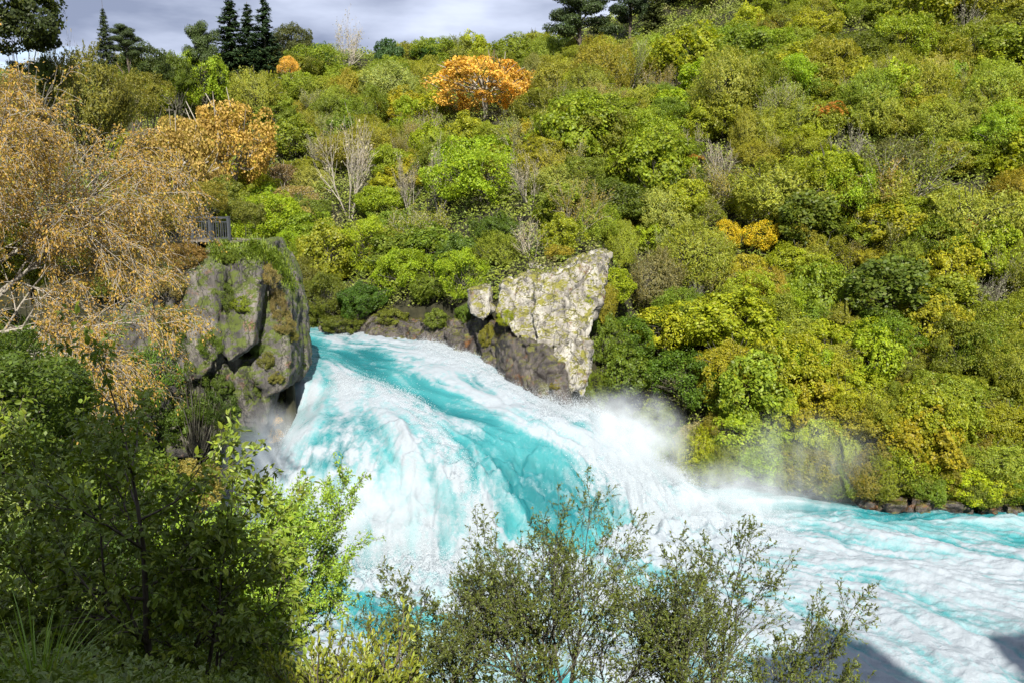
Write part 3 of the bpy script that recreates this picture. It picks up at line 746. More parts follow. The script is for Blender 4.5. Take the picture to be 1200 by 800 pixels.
# random fill of the hillside
def region_palette(px, py):
    if px < 420 and py > 150: return [('loose', C_YG, 3), ('feather', C_OL, 3), ('clump', C_MID, 2), ('autumn', C_BR, .5), ('bare', C_TAN, 1.0), ('twiggy', (.26, .25, .09), 2), ('feather', C_PALE, 1), ('clump', (.08, .16, .02), 1.5)]
    if px < 640 and py > 260: return [('loose', C_YG, 3), ('feather', C_OL, 2), ('clump', (.09, .17, .02), 3), ('feather', (.24, .22, .07), 1), ('bare', C_TAN, .3), ('twiggy', (.24, .25, .06), 1.5)]
    if px > 640 and py > 380: return [('clump', C_YG, 4), ('loose', (.11, .19, .02), 3), ('feather', C_OL, 1.5), ('broad', C_MID, 1), ('clump', (.15, .16, .02), 2)]
    if py < 110: return [('broad', C_MID, 3), ('feather', C_OL, 3), ('clump', C_DK, 1.2), ('clump', C_YG, 1.2), ('feather', (.22, .22, .07), 1), ('loose', C_MID, 1), ('bare', C_TAN, .4)]
    return [('feather', C_KAN, 3), ('feather', C_OL, 2), ('clump', C_YG, 2.4), ('broad', C_MID, 2), ('broad', C_DK, .8), ('loose', (.11, .17, .02), 1.5), ('feather', C_PALE, 1), ('bare', (.28, .25, .17), .9), ('loose', C_LIME, .8), ('twiggy', (.26, .26, .09), 2.2), ('twiggy', (.2, .22, .04), 1)]
taken = [(s[1], s[2]+s[4]*.2, s[3]*.30) for s in SPEC]
ROCKZONE = [(545, 320), (600, 315), (690, 285), (725, 295), (712, 340), (690, 400), (672, 478), (600, 460), (500, 415), (380, 400), (380, 385), (500, 388), (545, 375)]
cands = 0; nfill = 0
g7 = np.random.default_rng(77)
for it in range(60000):
    if nfill >= 560: break
    px = g7.uniform(150, 1240); py = g7.uniform(0, 585)
    if inside(np.array(px), np.array(py), ROCKZONE): continue
    if px < 350 and py > 330: continue
    rr = 12.5+9.5*sstep(60, 520, py)
    if any(abs(px-q[1]) < q[3]*.42+7 and -q[4]*.35 < py-q[2] < q[4]*.42+(34 if q[5][0] > .38 else 22) for q in SPEC): continue
    if any((px-a)**2+((py-b)*1.25)**2 < (rr*.45+r_*.8 if r_ > rr*.6 else rr)**2 for a, b, r_ in taken): continue
    h = hill_hit(px, py)
    if h is None or h[1] > 262 or far_hill(np.array(h[0]), np.array(h[1]))[1] < .8: taken.append((px, py, rr*.5)); continue
    pal = region_palette(px, py); wts = np.array([q[2] for q in pal]); k, col, _ = pal[g7.choice(len(pal), p=wts/wts.sum())]
    col = tuple(float(np.clip(c_*g7.uniform(.82, 1.2)*g7.uniform(.93, 1.07), .008, .6)) for c_ in col)
    if k not in ('bare', 'autumn'): col = tuple(.68*a_+.32*b_ for a_, b_ in zip(col, (.27, .30, .03)))
    w = float(np.clip(g7.lognormal(1.86, .26), 3.6, 11))*(1 if k != 'bare' else .8)
    if h[1] < 90: w *= .85
    if h[1] > 140: w *= 1.1
    taken.append((px, py, rr)); nfill += 1
    plant(k, (h[0], h[1], float(ground(h[0], h[1]))-.6), w, g7.uniform(.75, 1.3)*(7.0/(w+1))**.35, col, info=(px, py-12))
print('FILL', nfill)

# ------------------------------------------------------------------ undergrowth: a sheet of low leaves over the slopes
def undermat():
    m, t, N, K = newmat('undergrowth')
    o = N.new('ShaderNodeOutputMaterial'); tc = N.new('ShaderNodeTexCoord'); g = N.new('ShaderNodeNewGeometry')
    nz = N.new('ShaderNodeTexNoise'); nz.inputs['Scale'].default_value = .3; nz.inputs['Detail'].default_value = 5; nz.inputs['Roughness'].default_value = .6; K(tc.outputs['Object'], nz.inputs[0])
    r = N.new('ShaderNodeValToRGB'); E = r.color_ramp.elements
    for i, (p, c_) in enumerate([(.30, (.07, .10, .018)), (.42, (.13, .175, .02)), (.5, (.20, .235, .025)), (.58, (.15, .18, .03)), (.68, (.25, .235, .085)), (.75, (.26, .19, .07))]):
        e = E[i] if i < 2 else E.new(p); e.position = p; e.color = (*c_, 1)
    K(nz.outputs['Fac'], r.inputs[0])
    mr = N.new('ShaderNodeMapRange'); mr.inputs[3].default_value = .65; mr.inputs[4].default_value = 1.35; K(g.outputs['Random Per Island'], mr.inputs[0])
    vm = N.new('ShaderNodeVectorMath'); vm.operation = 'SCALE'; K(r.outputs[0], vm.inputs[0]); K(mr.outputs[0], vm.inputs[3])
    b = N.new('ShaderNodeBsdfPrincipled'); b.inputs['Roughness'].default_value = .55; b.inputs['Specular IOR Level'].default_value = .3; K(vm.outputs[0], b.inputs['Base Color'])
    tr = N.new('ShaderNodeBsdfTranslucent'); K(vm.outputs[0], tr.inputs[0]); ms = N.new('ShaderNodeMixShader'); ms.inputs[0].default_value = .25
    K(b.outputs[0], ms.inputs[1]); K(tr.outputs[0], ms.inputs[2]); K(ms.outputs[0], o.inputs[0])
    return m
def undergrowth():
    g = np.random.default_rng(5)
    n = 900000
    u = g.uniform(-.75, .78, n); Y = 62+g.random(n)**1.0*205; X = u*Y*1.02
    z, rel = far_hill(X, Y); nz_ = near_land(X, Y)
    k = (rel > .05) & (z > .3) & (nz_ < 0)
    X, Y, z, rel = X[k], Y[k], z[k], rel[k]
    def top(X, Y): return .3+3.6*np.clip(fbm(X/2.6, Y/2.6, 91, 4, .55)-.22, 0, 1)**1.1
    H0 = top(X, Y); e = .3; gx_ = (top(X+e, Y)-H0)/e; gy_ = (top(X, Y+e)-H0)/e
    n = len(X)
    P = np.stack([X, Y, z+H0*(1-.45*g.random(n)**2)*sstep(0, 1.0, rel+.4)], 1)+g.normal(size=(n, 3))*.08
    Nn = unit(np.stack([-gx_*.8, -gy_*.8-.35, np.ones(n)], 1)+g.normal(size=(n, 3))*.55)
    s = (.6+.6*g.random(n))*(.75+Y/300)
    V, Fc = leaf_quads(P, Nn, .30*s, .19*s, g)
    o = obj('undergrowth', mesh('undergrowth', V, Fc, [undermat()]))
    tag(o, 'low dense undergrowth covering the slopes between the trees', 'undergrowth', kind='stuff')
undergrowth()

# ------------------------------------------------------------------ rocks
import bmesh
from mathutils.bvhtree import BVHTree
def _h3(ix, iy, iz, seed):
    return _h(ix*1.0+iz*57.0, iy*1.0+iz*131.0, seed)
def noise3(p, f, seed=0, o=4, g=.5):
    s = 0; a = 1; t = 0
    for i in range(o):
        q = p*f*2**i+i*7.7; I = np.floor(q); r = q-I; r = r*r*(3-2*r); v = 0
        for dx in (0, 1):
            for dy in (0, 1):
                for dz in (0, 1):
                    w = (r[:, 0] if dx else 1-r[:, 0])*(r[:, 1] if dy else 1-r[:, 1])*(r[:, 2] if dz else 1-r[:, 2])
                    v = v+w*_h3(I[:, 0]+dx, I[:, 1]+dy, I[:, 2]+dz, seed+i)
        s = s+a*v; t += a; a *= g
    return s/t
def cells3(p, f, seed):
    """blocky fracture value: random value of the nearest cell + distance to the border"""
    q = p*f; I = np.floor(q); b1 = np.full(len(p), 9.); b2 = b1.copy(); val = np.zeros(len(p))
    for dx in (-1, 0, 1):
        for dy in (-1, 0, 1):
            for dz in (-1, 0, 1):
                c_ = I+[dx, dy, dz]; j = np.stack([_h3(c_[:, 0], c_[:, 1], c_[:, 2], seed+k) for k in range(4)], 1)
                d = np.linalg.norm(c_+j[:, :3]-q, axis=1)
                nb = d < b1; b2 = np.where(nb, b1, np.minimum(b2, d)); val = np.where(nb, j[:, 3], val); b1 = np.where(nb, d, b1)
    return val, b2-b1
def rock(name, hulls, voxel, mat, parent=None, amp=.5, seed=1, ax=(1, 1, .6), block=.45):
    bm = bmesh.new()
    for H in hulls:
        vs = [bm.verts.new(tuple(map(float, p))) for p in H]
        r = bmesh.ops.convex_hull(bm, input=vs)
        bmesh.ops.delete(bm, geom=list({v for v in r['geom_interior'] if isinstance(v, bmesh.types.BMVert)}), context='VERTS')
    m = bpy.data.meshes.new('tmp'); bm.to_mesh(m); bm.free()
    o = link(bpy.data.objects.new('tmp', m)); md = o.modifiers.new('r', 'REMESH'); md.mode = 'VOXEL'; md.voxel_size = voxel
    dg = bpy.context.evaluated_depsgraph_get(); dg.update()
    e = o.evaluated_get(dg); me = bpy.data.meshes.new_from_object(e)
    bpy.data.objects.remove(o); bpy.data.meshes.remove(m)
    n = len(me.vertices); P = np.empty(n*3, np.float32); me.vertices.foreach_get('co', P); P = P.reshape(-1, 3).astype(float)
    Nn = np.empty(n*3, np.float32); me.vertices.foreach_get('normal', Nn); Nn = Nn.reshape(-1, 3)
    warp = P+np.stack([noise3(P, .6, seed+k, 2) for k in (20, 21, 22)], 1)*1.2
    q = warp*np.array(ax)
    v1, e1 = cells3(q, block, seed); v2, e2 = cells3(q+3, block*2.6, seed+5)
    d = (v1-.5)*amp*1.2*sstep(0, .12, e1)+(v2-.5)*amp*.4*sstep(0, .15, e2)-np.exp(-e1/.04)*amp*.35-np.exp(-e2/.04)*amp*.14+(noise3(P, .9, seed+9, 6, .62)-.5)*amp*1.5
    P = P+Nn*d[:, None]
    me.vertices.foreach_set('co', P.astype(np.float32).ravel()); me.update()
    me.materials.clear(); me.materials.append(mat); me.name = name
    me.polygons.foreach_set('use_smooth', np.ones(len(me.polygons), bool))
    ob = obj(name, me, parent)
    return ob
def rockmat(name, ramp, moss=.5, mosscol=(.10, .13, .02), seedoff=0., stain=0, stainc=(.22, .08, .02), rough=.9, streak=.35, wet=0):
    m, t, N, K = newmat(name)
    o = N.new('ShaderNodeOutputMaterial'); b = N.new('ShaderNodeBsdfPrincipled'); K(b.outputs[0], o.inputs[0]); b.inputs['Roughness'].default_value = rough
    tc = N.new('ShaderNodeTexCoord'); mp = N.new('ShaderNodeMapping'); mp.inputs['Scale'].default_value = (1, 1, streak); mp.inputs['Location'].default_value = (seedoff, 0, 0)
    K(tc.outputs['Object'], mp.inputs[0])
    n1 = N.new('ShaderNodeTexNoise'); n1.inputs['Scale'].default_value = .9; n1.inputs['Detail'].default_value = 12; n1.inputs['Roughness'].default_value = .72; K(mp.outputs[0], n1.inputs[0])
    r1 = N.new('ShaderNodeValToRGB'); E = r1.color_ramp.elements
    for i, (p, c_) in enumerate(ramp):
        e = E[i] if i < 2 else E.new(p)
        e.position = p; e.color = (*c_, 1)
    K(n1.outputs['Fac'], r1.inputs[0])
    def layer(prev, col, scale, lo, hi, updep=False, loc=3.):
        mq = N.new('ShaderNodeMapping'); mq.inputs['Location'].default_value = (loc, loc*2, 0); K(tc.outputs['Object'], mq.inputs[0])
        nn = N.new('ShaderNodeTexNoise'); nn.inputs['Scale'].default_value = scale; nn.inputs['Detail'].default_value = 9; nn.inputs['Roughness'].default_value = .68; K(mq.outputs[0], nn.inputs[0])
        src = nn.outputs['Fac']
        if updep:
            g = N.new('ShaderNodeNewGeometry'); sx = N.new('ShaderNodeSeparateXYZ'); K(g.outputs['True Normal'], sx.inputs[0])
            ma = N.new('ShaderNodeMath'); ma.operation = 'MULTIPLY_ADD'; K(sx.outputs['Z'], ma.inputs[0]); ma.inputs[1].default_value = .18; K(src, ma.inputs[2]); src = ma.outputs[0]
        mr = N.new('ShaderNodeMapRange'); mr.inputs[1].default_value = lo; mr.inputs[2].default_value = hi; K(src, mr.inputs[0])
        mi = N.new('ShaderNodeMixRGB'); K(mr.outputs[0], mi.inputs[0]); K(prev, mi.inputs[1]); mi.inputs[2].default_value = (*col, 1)
        return mi.outputs[0]
    cur = r1.outputs[0]
    if stain: cur = layer(cur, stainc, .7, .62-stain*.15, .68-stain*.12, loc=9.)
    if moss: cur = layer(cur, mosscol, 1.1, .66-moss*.2, .74-moss*.2, True)
    if moss: cur = layer(cur, (mosscol[0]*.5, mosscol[1]*.5, mosscol[2]*.7), 2.6, .62, .7, True, 5.)
    wv_ = N.new('ShaderNodeTexNoise'); wv_.inputs['Scale'].default_value = 1.3; wv_.inputs['Detail'].default_value = 5; K(tc.outputs['Object'], wv_.inputs[0])
    va = N.new('ShaderNodeVectorMath'); va.operation = 'MULTIPLY_ADD'; K(wv_.outputs['Color'], va.inputs[0]); va.inputs[1].default_value = (1.1, 1.1, 1.1); K(mp.outputs[0], va.inputs[2])
    for vs, wdt in ((.55, .035), (1.7, .03)):
        vo = N.new('ShaderNodeTexVoronoi'); vo.feature = 'DISTANCE_TO_EDGE'; vo.inputs['Scale'].default_value = vs; K(va.outputs[0], vo.inputs['Vector'])
        mr = N.new('ShaderNodeMapRange'); mr.inputs[1].default_value = 0; mr.inputs[2].default_value = wdt; mr.inputs[3].default_value = .28; mr.inputs[4].default_value = 1; K(vo.outputs['Distance'], mr.inputs[0])
        vm = N.new('ShaderNodeVectorMath'); vm.operation = 'SCALE'; K(cur, vm.inputs[0]); K(mr.outputs[0], vm.inputs[3]); cur = vm.outputs[0]
    K(cur, b.inputs['Base Color'])
    n3 = N.new('ShaderNodeTexNoise'); n3.inputs['Scale'].default_value = 3.5; n3.inputs['Detail'].default_value = 10; n3.inputs['Roughness'].default_value = .75; K(mp.outputs[0], n3.inputs[0])
    bp = N.new('ShaderNodeBump'); bp.inputs['Strength'].default_value = .9; bp.inputs['Distance'].default_value = .25; K(n3.outputs['Fac'], bp.inputs['Height']); K(bp.outputs[0], b.inputs['Normal'])
    if wet: b.inputs['Roughness'].default_value = .38; b.inputs['Specular IOR Level'].default_value = .6
    return m
PALEROCK = rockmat('lichen_rock', [(.30, (.07, .062, .052)), (.42, (.22, .20, .17)), (.51, (.37, .345, .295)), (.64, (.50, .48, .42))], .5, (.20, .19, .03), stain=.25, stainc=(.17, .10, .05))
WETROCK = rockmat('wet_rock', [(.30, (.018, .014, .012)), (.45, (.045, .035, .03)), (.56, (.085, .07, .06)), (.7, (.17, .145, .12))], .25, (.12, .12, .015), stain=.3, stainc=(.15, .06, .012), wet=1)
CLIFFROCK = rockmat('cliff_rock', [(.28, (.03, .03, .03)), (.42, (.065, .06, .056)), (.52, (.135, .122, .108)), (.68, (.29, .26, .22))], .85, (.09, .115, .018), seedoff=4., stain=.3, stainc=(.24, .14, .09), streak=.14)

def hull(front, back, bz=0, bx=0):
    """front: (px,py,Y) corners; the block reaches back by `back` metres"""
    f = [at(*q) for q in front]
    return f+[p+np.array([bx, back, bz]) for p in f]
oc = empty('rock_outcrop', at(640, 460, 69)*[1, 1, 0]+[0, 0, 8])
oc0 = np.array(oc.location)
def loc_hulls(H): return [[p-oc0 for p in h] for h in H]
rock('rock_slab', loc_hulls([
    hull([(586, 336, 71.4), (618, 318, 72), (640, 322, 71.6), (646, 350, 70.6), (640, 404, 68.8), (606, 398, 69.4), (582, 366, 70.8)], 5, bx=.6),
    hull([(628, 322, 71.2), (664, 318, 71.2), (668, 330, 71), (660, 400, 68.3), (634, 408, 68.1), (622, 380, 69)], 5),
    hull([(655, 326, 71), (700, 298, 72.8), (718, 295, 73.2), (716, 322, 72), (704, 352, 70.6), (690, 388, 69), (662, 402, 68.2)], 5, bx=-.2),
    hull([(656, 380, 68.8), (698, 366, 69.6), (690, 410, 68), (682, 462, 66.9), (664, 458, 66.6), (650, 412, 67.8)], 5, bx=.3)]), .12, PALEROCK, oc, amp=.62, seed=3, ax=(1, 1, .5), block=.5)
rock('wet_ledge', loc_hulls([
    hull([(590, 392, 69.2), (648, 402, 68), (668, 440, 66.6), (674, 472, 65.7), (642, 482, 65.4), (606, 462, 67.5), (582, 440, 69.5), (578, 405, 70)], 4),
    hull([(612, 398, 68.2), (644, 408, 67.4), (650, 436, 66.6), (620, 440, 67)], 3)]), .15, WETROCK, oc, amp=.6, seed=8, block=.5)
rock('side_boulder', loc_hulls([hull([(550, 342, 73), (572, 338, 73), (578, 366, 72.5), (566, 376, 72), (550, 368, 72.5)], 3)]), .14, PALEROCK, oc, amp=.35, seed=12, block=.7)
tag(oc, 'pale lichen covered rock outcrop with a dark wet foot beside the falls', 'rock')
rw = rock('rock_wall', [
    hull([(372, 374, 84.5), (440, 374, 83.5), (440, 396, 82.5), (372, 394, 83.5)], 4),
    hull([(430, 372, 83.5), (500, 376, 80), (505, 412, 77.6), (430, 396, 82)], 4),
    hull([(490, 374, 80), (530, 384, 77.5), (532, 426, 75.2), (490, 406, 78)], 4),
    hull([(522, 384, 77), (566, 372, 75), (572, 444, 72.3), (524, 424, 75)], 4),
    hull([(555, 380, 74.5), (598, 382, 71.5), (600, 462, 69), (560, 440, 71.8)], 4)], .17, WETROCK, amp=.75, seed=21, ax=(1, 1, .9), block=.4)
tag(rw, 'low dark brown wet rock wall lining the far side of the chute', 'rock wall')
cl = rock('cliff', [
    hull([(176, 312, 61), (250, 306, 61), (262, 318, 60.5), (254, 420, 60.5), (236, 446, 60.8), (176, 450, 61)], 8),
    hull([(244, 290, 62.5), (300, 286, 62.5), (304, 318, 61), (296, 405, 60.2), (268, 424, 60.2), (246, 400, 61)], 8),
    hull([(292, 288, 63), (314, 296, 63.6), (326, 322, 63.4), (334, 350, 63), (327, 398, 62.8), (335, 408, 62.6), (340, 444, 62.4), (333, 453, 62.4), (312, 466, 62.2), (298, 440, 61.6)], 6),
    hull([(290, 455, 61.9), (316, 462, 62.4), (306, 520, 62.8), (292, 540, 63), (262, 528, 62.8), (236, 500, 62)], 7),
    hull([(290, 440, 62), (320, 440, 62.8), (300, 540, 64.5), (275, 600, 66), (250, 600, 67), (240, 500, 63)], 8),
    hull([(150, 420, 61.5), (300, 420, 61.6), (290, 500, 62.4), (200, 540, 62.4), (140, 520, 62)], 7),
    hull([(60, 400, 58), (180, 330, 60.5), (200, 480, 61), (120, 560, 58), (40, 560, 56)], 8)], .15, CLIFFROCK, amp=.5, seed=31, ax=(1, 1, .22), block=.30)
tag(cl, 'tall grey cliff with mossy ledges on the left side of the falls', 'cliff')
dg = bpy.context.evaluated_depsgraph_get(); dg.update()
def bvh_of(o):
    m = o.data; n = len(m.vertices); P = np.empty(n*3, np.float32); m.vertices.foreach_get('co', P); P = P.reshape(-1, 3)
    off = np.array(o.parent.location) if o.parent else 0
    P = P+off
    return BVHTree.FromPolygons([Vector(p) for p in P], [tuple(p.vertices) for p in m.polygons])
ROCKS = [bvh_of(o) for o in [cl, rw]+list(oc.children)]
def rock_hit(px, py):
    d = Vector(ray(px, py)).normalized(); best = None
    for b in ROCKS:
        h = b.ray_cast(Vector((0, 0, CAMZ)), d)
        if h[0] is not None and (best is None or h[3] < best[1]): best = (np.array(h[0]), h[3])
    return best[0] if best else None
def any_hit(px, py):
    a = rock_hit(px, py); b = hit(px, py, ground, 3., 200., 1500)
    if a is None: return b
    if b is None or a[1] < b[1]: return a
    return b

# plants rooted on rock and cliff
CL_DK = (.05, .085, .015)
ROCKPLANTS = [
 ('clump', 692, 352, 14, 16, C_YG, 'tiny green bush growing on the pale rock outcrop', 'bush'),
 ('clump', 652, 452, 16, 10, (.22, .2, .03), 'small yellow cushion plant on the wet foot of the outcrop', 'cushion plant'),
 ('loose', 592, 372, 20, 22, C_YG, 'small bush between the pale outcrop and its side boulder', 'bush'),
 ('clump', 572, 395, 18, 26, (.2, .2, .03), 'yellow green bush on the rock wall by the outcrop', 'bush'),
 ('clump', 458, 372, 34, 18, (.16, .19, .03), 'low bush hanging over the middle of the rock wall', 'bush'),
 ('clump', 512, 374, 30, 20, (.15, .2, .03), 'low green bush on top of the rock wall', 'bush'),
 ('clump', 545, 362, 28, 26, (.12, .19, .02), 'green bush beside the side boulder of the outcrop', 'bush'),
 ('clump', 400, 374, 52, 26, (.12, .15, .02), 'dark leaved bush drooping over the left end of the rock wall', 'bush'),
 ('clump', 366, 368, 46, 34, (.14, .17, .02), 'yellow green bush just behind the cliff edge', 'bush'),
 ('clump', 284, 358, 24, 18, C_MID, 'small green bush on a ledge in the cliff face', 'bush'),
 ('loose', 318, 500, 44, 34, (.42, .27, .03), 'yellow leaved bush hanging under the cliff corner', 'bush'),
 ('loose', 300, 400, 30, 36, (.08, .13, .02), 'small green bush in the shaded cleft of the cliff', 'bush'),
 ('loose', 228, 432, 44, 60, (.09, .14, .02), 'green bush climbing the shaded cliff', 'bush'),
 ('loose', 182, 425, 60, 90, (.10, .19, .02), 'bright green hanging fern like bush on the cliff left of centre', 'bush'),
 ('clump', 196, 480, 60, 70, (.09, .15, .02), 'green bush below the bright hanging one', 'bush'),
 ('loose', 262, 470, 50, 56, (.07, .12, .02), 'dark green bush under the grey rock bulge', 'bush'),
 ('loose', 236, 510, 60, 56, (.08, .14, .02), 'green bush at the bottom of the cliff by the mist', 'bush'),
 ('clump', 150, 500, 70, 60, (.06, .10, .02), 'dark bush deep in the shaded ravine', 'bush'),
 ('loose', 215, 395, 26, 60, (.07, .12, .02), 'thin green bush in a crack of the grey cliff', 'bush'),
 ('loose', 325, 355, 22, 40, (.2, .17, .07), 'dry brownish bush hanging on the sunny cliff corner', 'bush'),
 ('clump', 340, 395, 18, 14, (.2, .2, .05), 'small olive cushion plant on the cliff corner', 'cushion plant'),
 ('loose', 262, 345, 30, 40, (.12, .17, .03), 'trailing green plant on the upper grey cliff face', 'bush'),
 ('loose', 330, 378, 26, 30, (.24, .21, .08), 'straw coloured bush on the right edge of the cliff', 'bush'),
 ('clump', 322, 440, 26, 20, (.2, .2, .05), 'yellowish cushion plant low on the cliff corner', 'cushion plant'),
 ('loose', 250, 400, 36, 40, (.11, .17, .02), 'green bush in front of the grey rock bulge', 'bush'),
 ('clump', 228, 475, 50, 50, (.10, .16, .02), 'rounded green bush low on the shaded cliff', 'bush'),
 ('loose', 200, 330, 44, 40, (.2, .17, .06), 'brownish bush high on the cliff beside the weeping branches', 'bush'),
 ('loose', 270, 500, 50, 44, (.13, .19, .02), 'green bush above the misty foot of the cliff', 'bush'),
 ('clump', 706, 395, 40, 60, (.13, .19, .02), 'green bush pressed against the right edge of the pale outcrop', 'bush'),
 ('loose', 700, 445, 44, 56, (.16, .22, .02), 'light green bush at the waterline right of the outcrop tip', 'bush'),
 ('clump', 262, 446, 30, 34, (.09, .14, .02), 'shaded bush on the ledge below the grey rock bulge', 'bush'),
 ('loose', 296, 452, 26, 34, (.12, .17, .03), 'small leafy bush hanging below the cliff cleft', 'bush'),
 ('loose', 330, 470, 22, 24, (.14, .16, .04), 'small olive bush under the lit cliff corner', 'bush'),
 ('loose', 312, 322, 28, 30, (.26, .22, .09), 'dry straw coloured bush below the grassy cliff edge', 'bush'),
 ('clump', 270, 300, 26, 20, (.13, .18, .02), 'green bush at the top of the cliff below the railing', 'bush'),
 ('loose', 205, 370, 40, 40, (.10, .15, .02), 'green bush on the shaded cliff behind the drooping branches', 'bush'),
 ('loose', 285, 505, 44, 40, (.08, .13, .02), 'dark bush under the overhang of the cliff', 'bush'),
 ('clump', 310, 420, 24, 26, (.16, .17, .04), 'olive bush on the lower cliff corner', 'bush'),
]
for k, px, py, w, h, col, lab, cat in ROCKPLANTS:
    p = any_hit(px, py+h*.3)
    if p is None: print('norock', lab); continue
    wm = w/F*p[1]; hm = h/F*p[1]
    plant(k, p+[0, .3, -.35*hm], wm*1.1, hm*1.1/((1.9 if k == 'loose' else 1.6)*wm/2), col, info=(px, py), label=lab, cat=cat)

# grass on the cliff top and dry tufts
TUS = [tussock(200+i, 240, wide=.022, curl=.95) for i in range(2)]
def tuft(px, py, size, col, name, label, hs=1.0, v=0):
    p = any_hit(px, py)
    if p is None: return
    o = obj(name, TUS[v], loc=tuple(p-[0, 0, .1]), color=col); o.scale = (size, size, size*hs); o.rotation_euler = (0, 0, random.random()*6)
    return o
gt = []
g9 = np.random.default_rng(9)
VV = []; FF = []; off = 0
bl = 4200
for i in range(bl):
    t = g9.random(); a, b = [((246, 286), (300, 284)), ((295, 284), (333, 312)), ((250, 300), (325, 300)), ((320, 300), (345, 340))][g9.integers(0, 4)]
    px = a[0]+(b[0]-a[0])*t+g9.normal()*5; py = a[1]+(b[1]-a[1])*t+g9.normal()*5
    p = any_hit(px, py)
    if p is None or p[1] > 72: continue
    an = g9.random()*6.28; l = g9.uniform(.35, .8); s_ = np.linspace(0, 1, 4); e = g9.uniform(.3, 1.0)
    d = np.array([math.cos(an), math.sin(an)-.5, 0]); 
    q = p[None]-[0, 0, .08]+d*(s_**1.4*l*e*.8)[:, None]+np.array([0, 0, 1])*(l*(s_-e*.7*s_**2.3))[:, None]
    w = (.03*(1-s_**1.5)+.002)[:, None]; bb = np.array([-math.sin(an), math.cos(an), 0])
    VV.append(np.stack([q-bb*w, q+bb*w], 1).reshape(-1, 3)); k = np.arange(3)*2+off; FF.append(np.stack([k, k+1, k+3, k+2], 1)); off += 8
tag(obj('grass', mesh('grass', np.concatenate(VV), np.concatenate(FF), [GRASS]), color=(.17, .24, .03)), 'green grass on the cliff top in front of the railing', 'grass', kind='stuff')

# ------------------------------------------------------------------ railing of the lookout
def boxmesh(name, boxes, mat):
    bm = bmesh.new()
    for (cx, cy, cz, sx, sy, sz) in boxes:
        r = bmesh.ops.create_cube(bm, size=1); bmesh.ops.scale(bm, vec=(sx, sy, sz), verts=r['verts']); bmesh.ops.translate(bm, vec=(cx, cy, cz), verts=r['verts'])
    m = bpy.data.meshes.new(name); bm.to_mesh(m); bm.free(); m.materials.append(mat); return m
A0 = at(269, 282, 64.5); B0 = at(205, 283, 66.5)
ln = float(np.linalg.norm((B0-A0)[:2])); ra = math.atan2(B0[1]-A0[1], B0[0]-A0[0])
fe = empty('railing', A0, ra); RH = 1.75
tag(fe, 'black metal railing of the lookout on top of the cliff', 'railing')
for x, w in ((0, .2), (ln*.33, .24), (ln*.66, .18), (ln, .2)):
    obj('post', boxmesh('post', [(0, 0, RH/2-.25, w, w, RH+.5), (0, 0, RH+.02, w*1.25, w*1.25, .05)], IRON), fe, (x, 0, 0))
obj('top_rail', boxmesh('top_rail', [(ln/2, 0, RH-.06, ln, .13, .13)], IRON), fe)
obj('middle_rail', boxmesh('middle_rail', [(ln/2, 0, RH-.38, ln, .07, .08)], IRON), fe)
obj('bottom_rail', boxmesh('bottom_rail', [(ln/2, 0, .16, ln, .08, .1)], IRON), fe)
nb = 24
for i in range(nb):
    x = ln*(i+.5)/nb
    obj('baluster', boxmesh('baluster', [(0, 0, 0, .045, .045, RH-.54)], IRON), fe, (x, 0, .16+(RH-.54)/2))
obj('deck', boxmesh('deck', [(ln/2+.2, -1.6, -.1, ln+1, 3.4, .14)], WOOD), fe)

# ------------------------------------------------------------------ near trees
def near_tree(name, label, cat, root, P, stems, leaf, color, bark=BARK, seed=1, sides=(6, 5, 4, 3, 3), lmat=None, trunk_levels=1, group=None):
    g = np.random.default_rng(seed); lines = []; tips = []
    for d, l, r, p0 in stems: grow(g, np.array(p0, float), d, l, r, 0, P, lines, tips)
    e = empty(name, root); tag(e, label, cat, group)
    tr = [(p, r) for p, r, lv in lines if lv < trunk_levels]
    V, Fc = tubes(tr, 7); obj('trunk', mesh('trunk', V, Fc, [bark], True), e)
    VV = []; FF = []; off = 0
    for lv in range(trunk_levels, len(P)):
        q = [(p, r) for p, r, l_ in lines if l_ == lv]
        if not q: continue
        V, Fc = tubes(q, sides[min(lv, len(sides)-1)]); VV.append(V); FF.append(Fc+off); off += len(V)
    obj('branches', mesh('branches', np.concatenate(VV), np.concatenate(FF), [bark], True), e)
    # leaves along the twigs
    C = []; T = []
    for pts, dirs in tips:
        k = leaf['per']; f = np.clip(1-np.abs(g.normal(size=k))*leaf.get('tipw', .45), 0, 1)*(len(pts)-1); i = np.minimum(f.astype(int), len(pts)-2)
        c_ = pts[i]+(pts[i+1]-pts[i])*(f-i)[:, None]; C.append(c_); T.append(unit(dirs[i]*leaf.get('fwd', .6)+g.normal(size=(k, 3))*.6+np.array([0, 0, leaf.get('hang', 0)])))
    C = np.concatenate(C); T = np.concatenate(T)
    if leaf.get('scatter'): C = C+g.normal(size=C.shape)*leaf['scatter']
    s = g.uniform(.6, 1.3, len(C))
    Nn = unit(g.normal(size=C.shape)*.6+np.array([0, 0, 1.]))
    V, Fc = leaf_shaped(C, T, Nn, leaf['l']*s, leaf['w']*s)
    obj('leaves', mesh('leaves', V, Fc, [lmat or NEARLEAF]), e, color=color)
    print(name, 'leaves', len(C), 'lines', len(lines))
    return e
def gz(x, y): return float(ground(np.array(float(x)), np.array(float(y))))
def root_at(px, Y, dz=-.2):
    x = (px-600)/F*Y*.97; return np.array([x, Y, gz(x, Y)+dz])
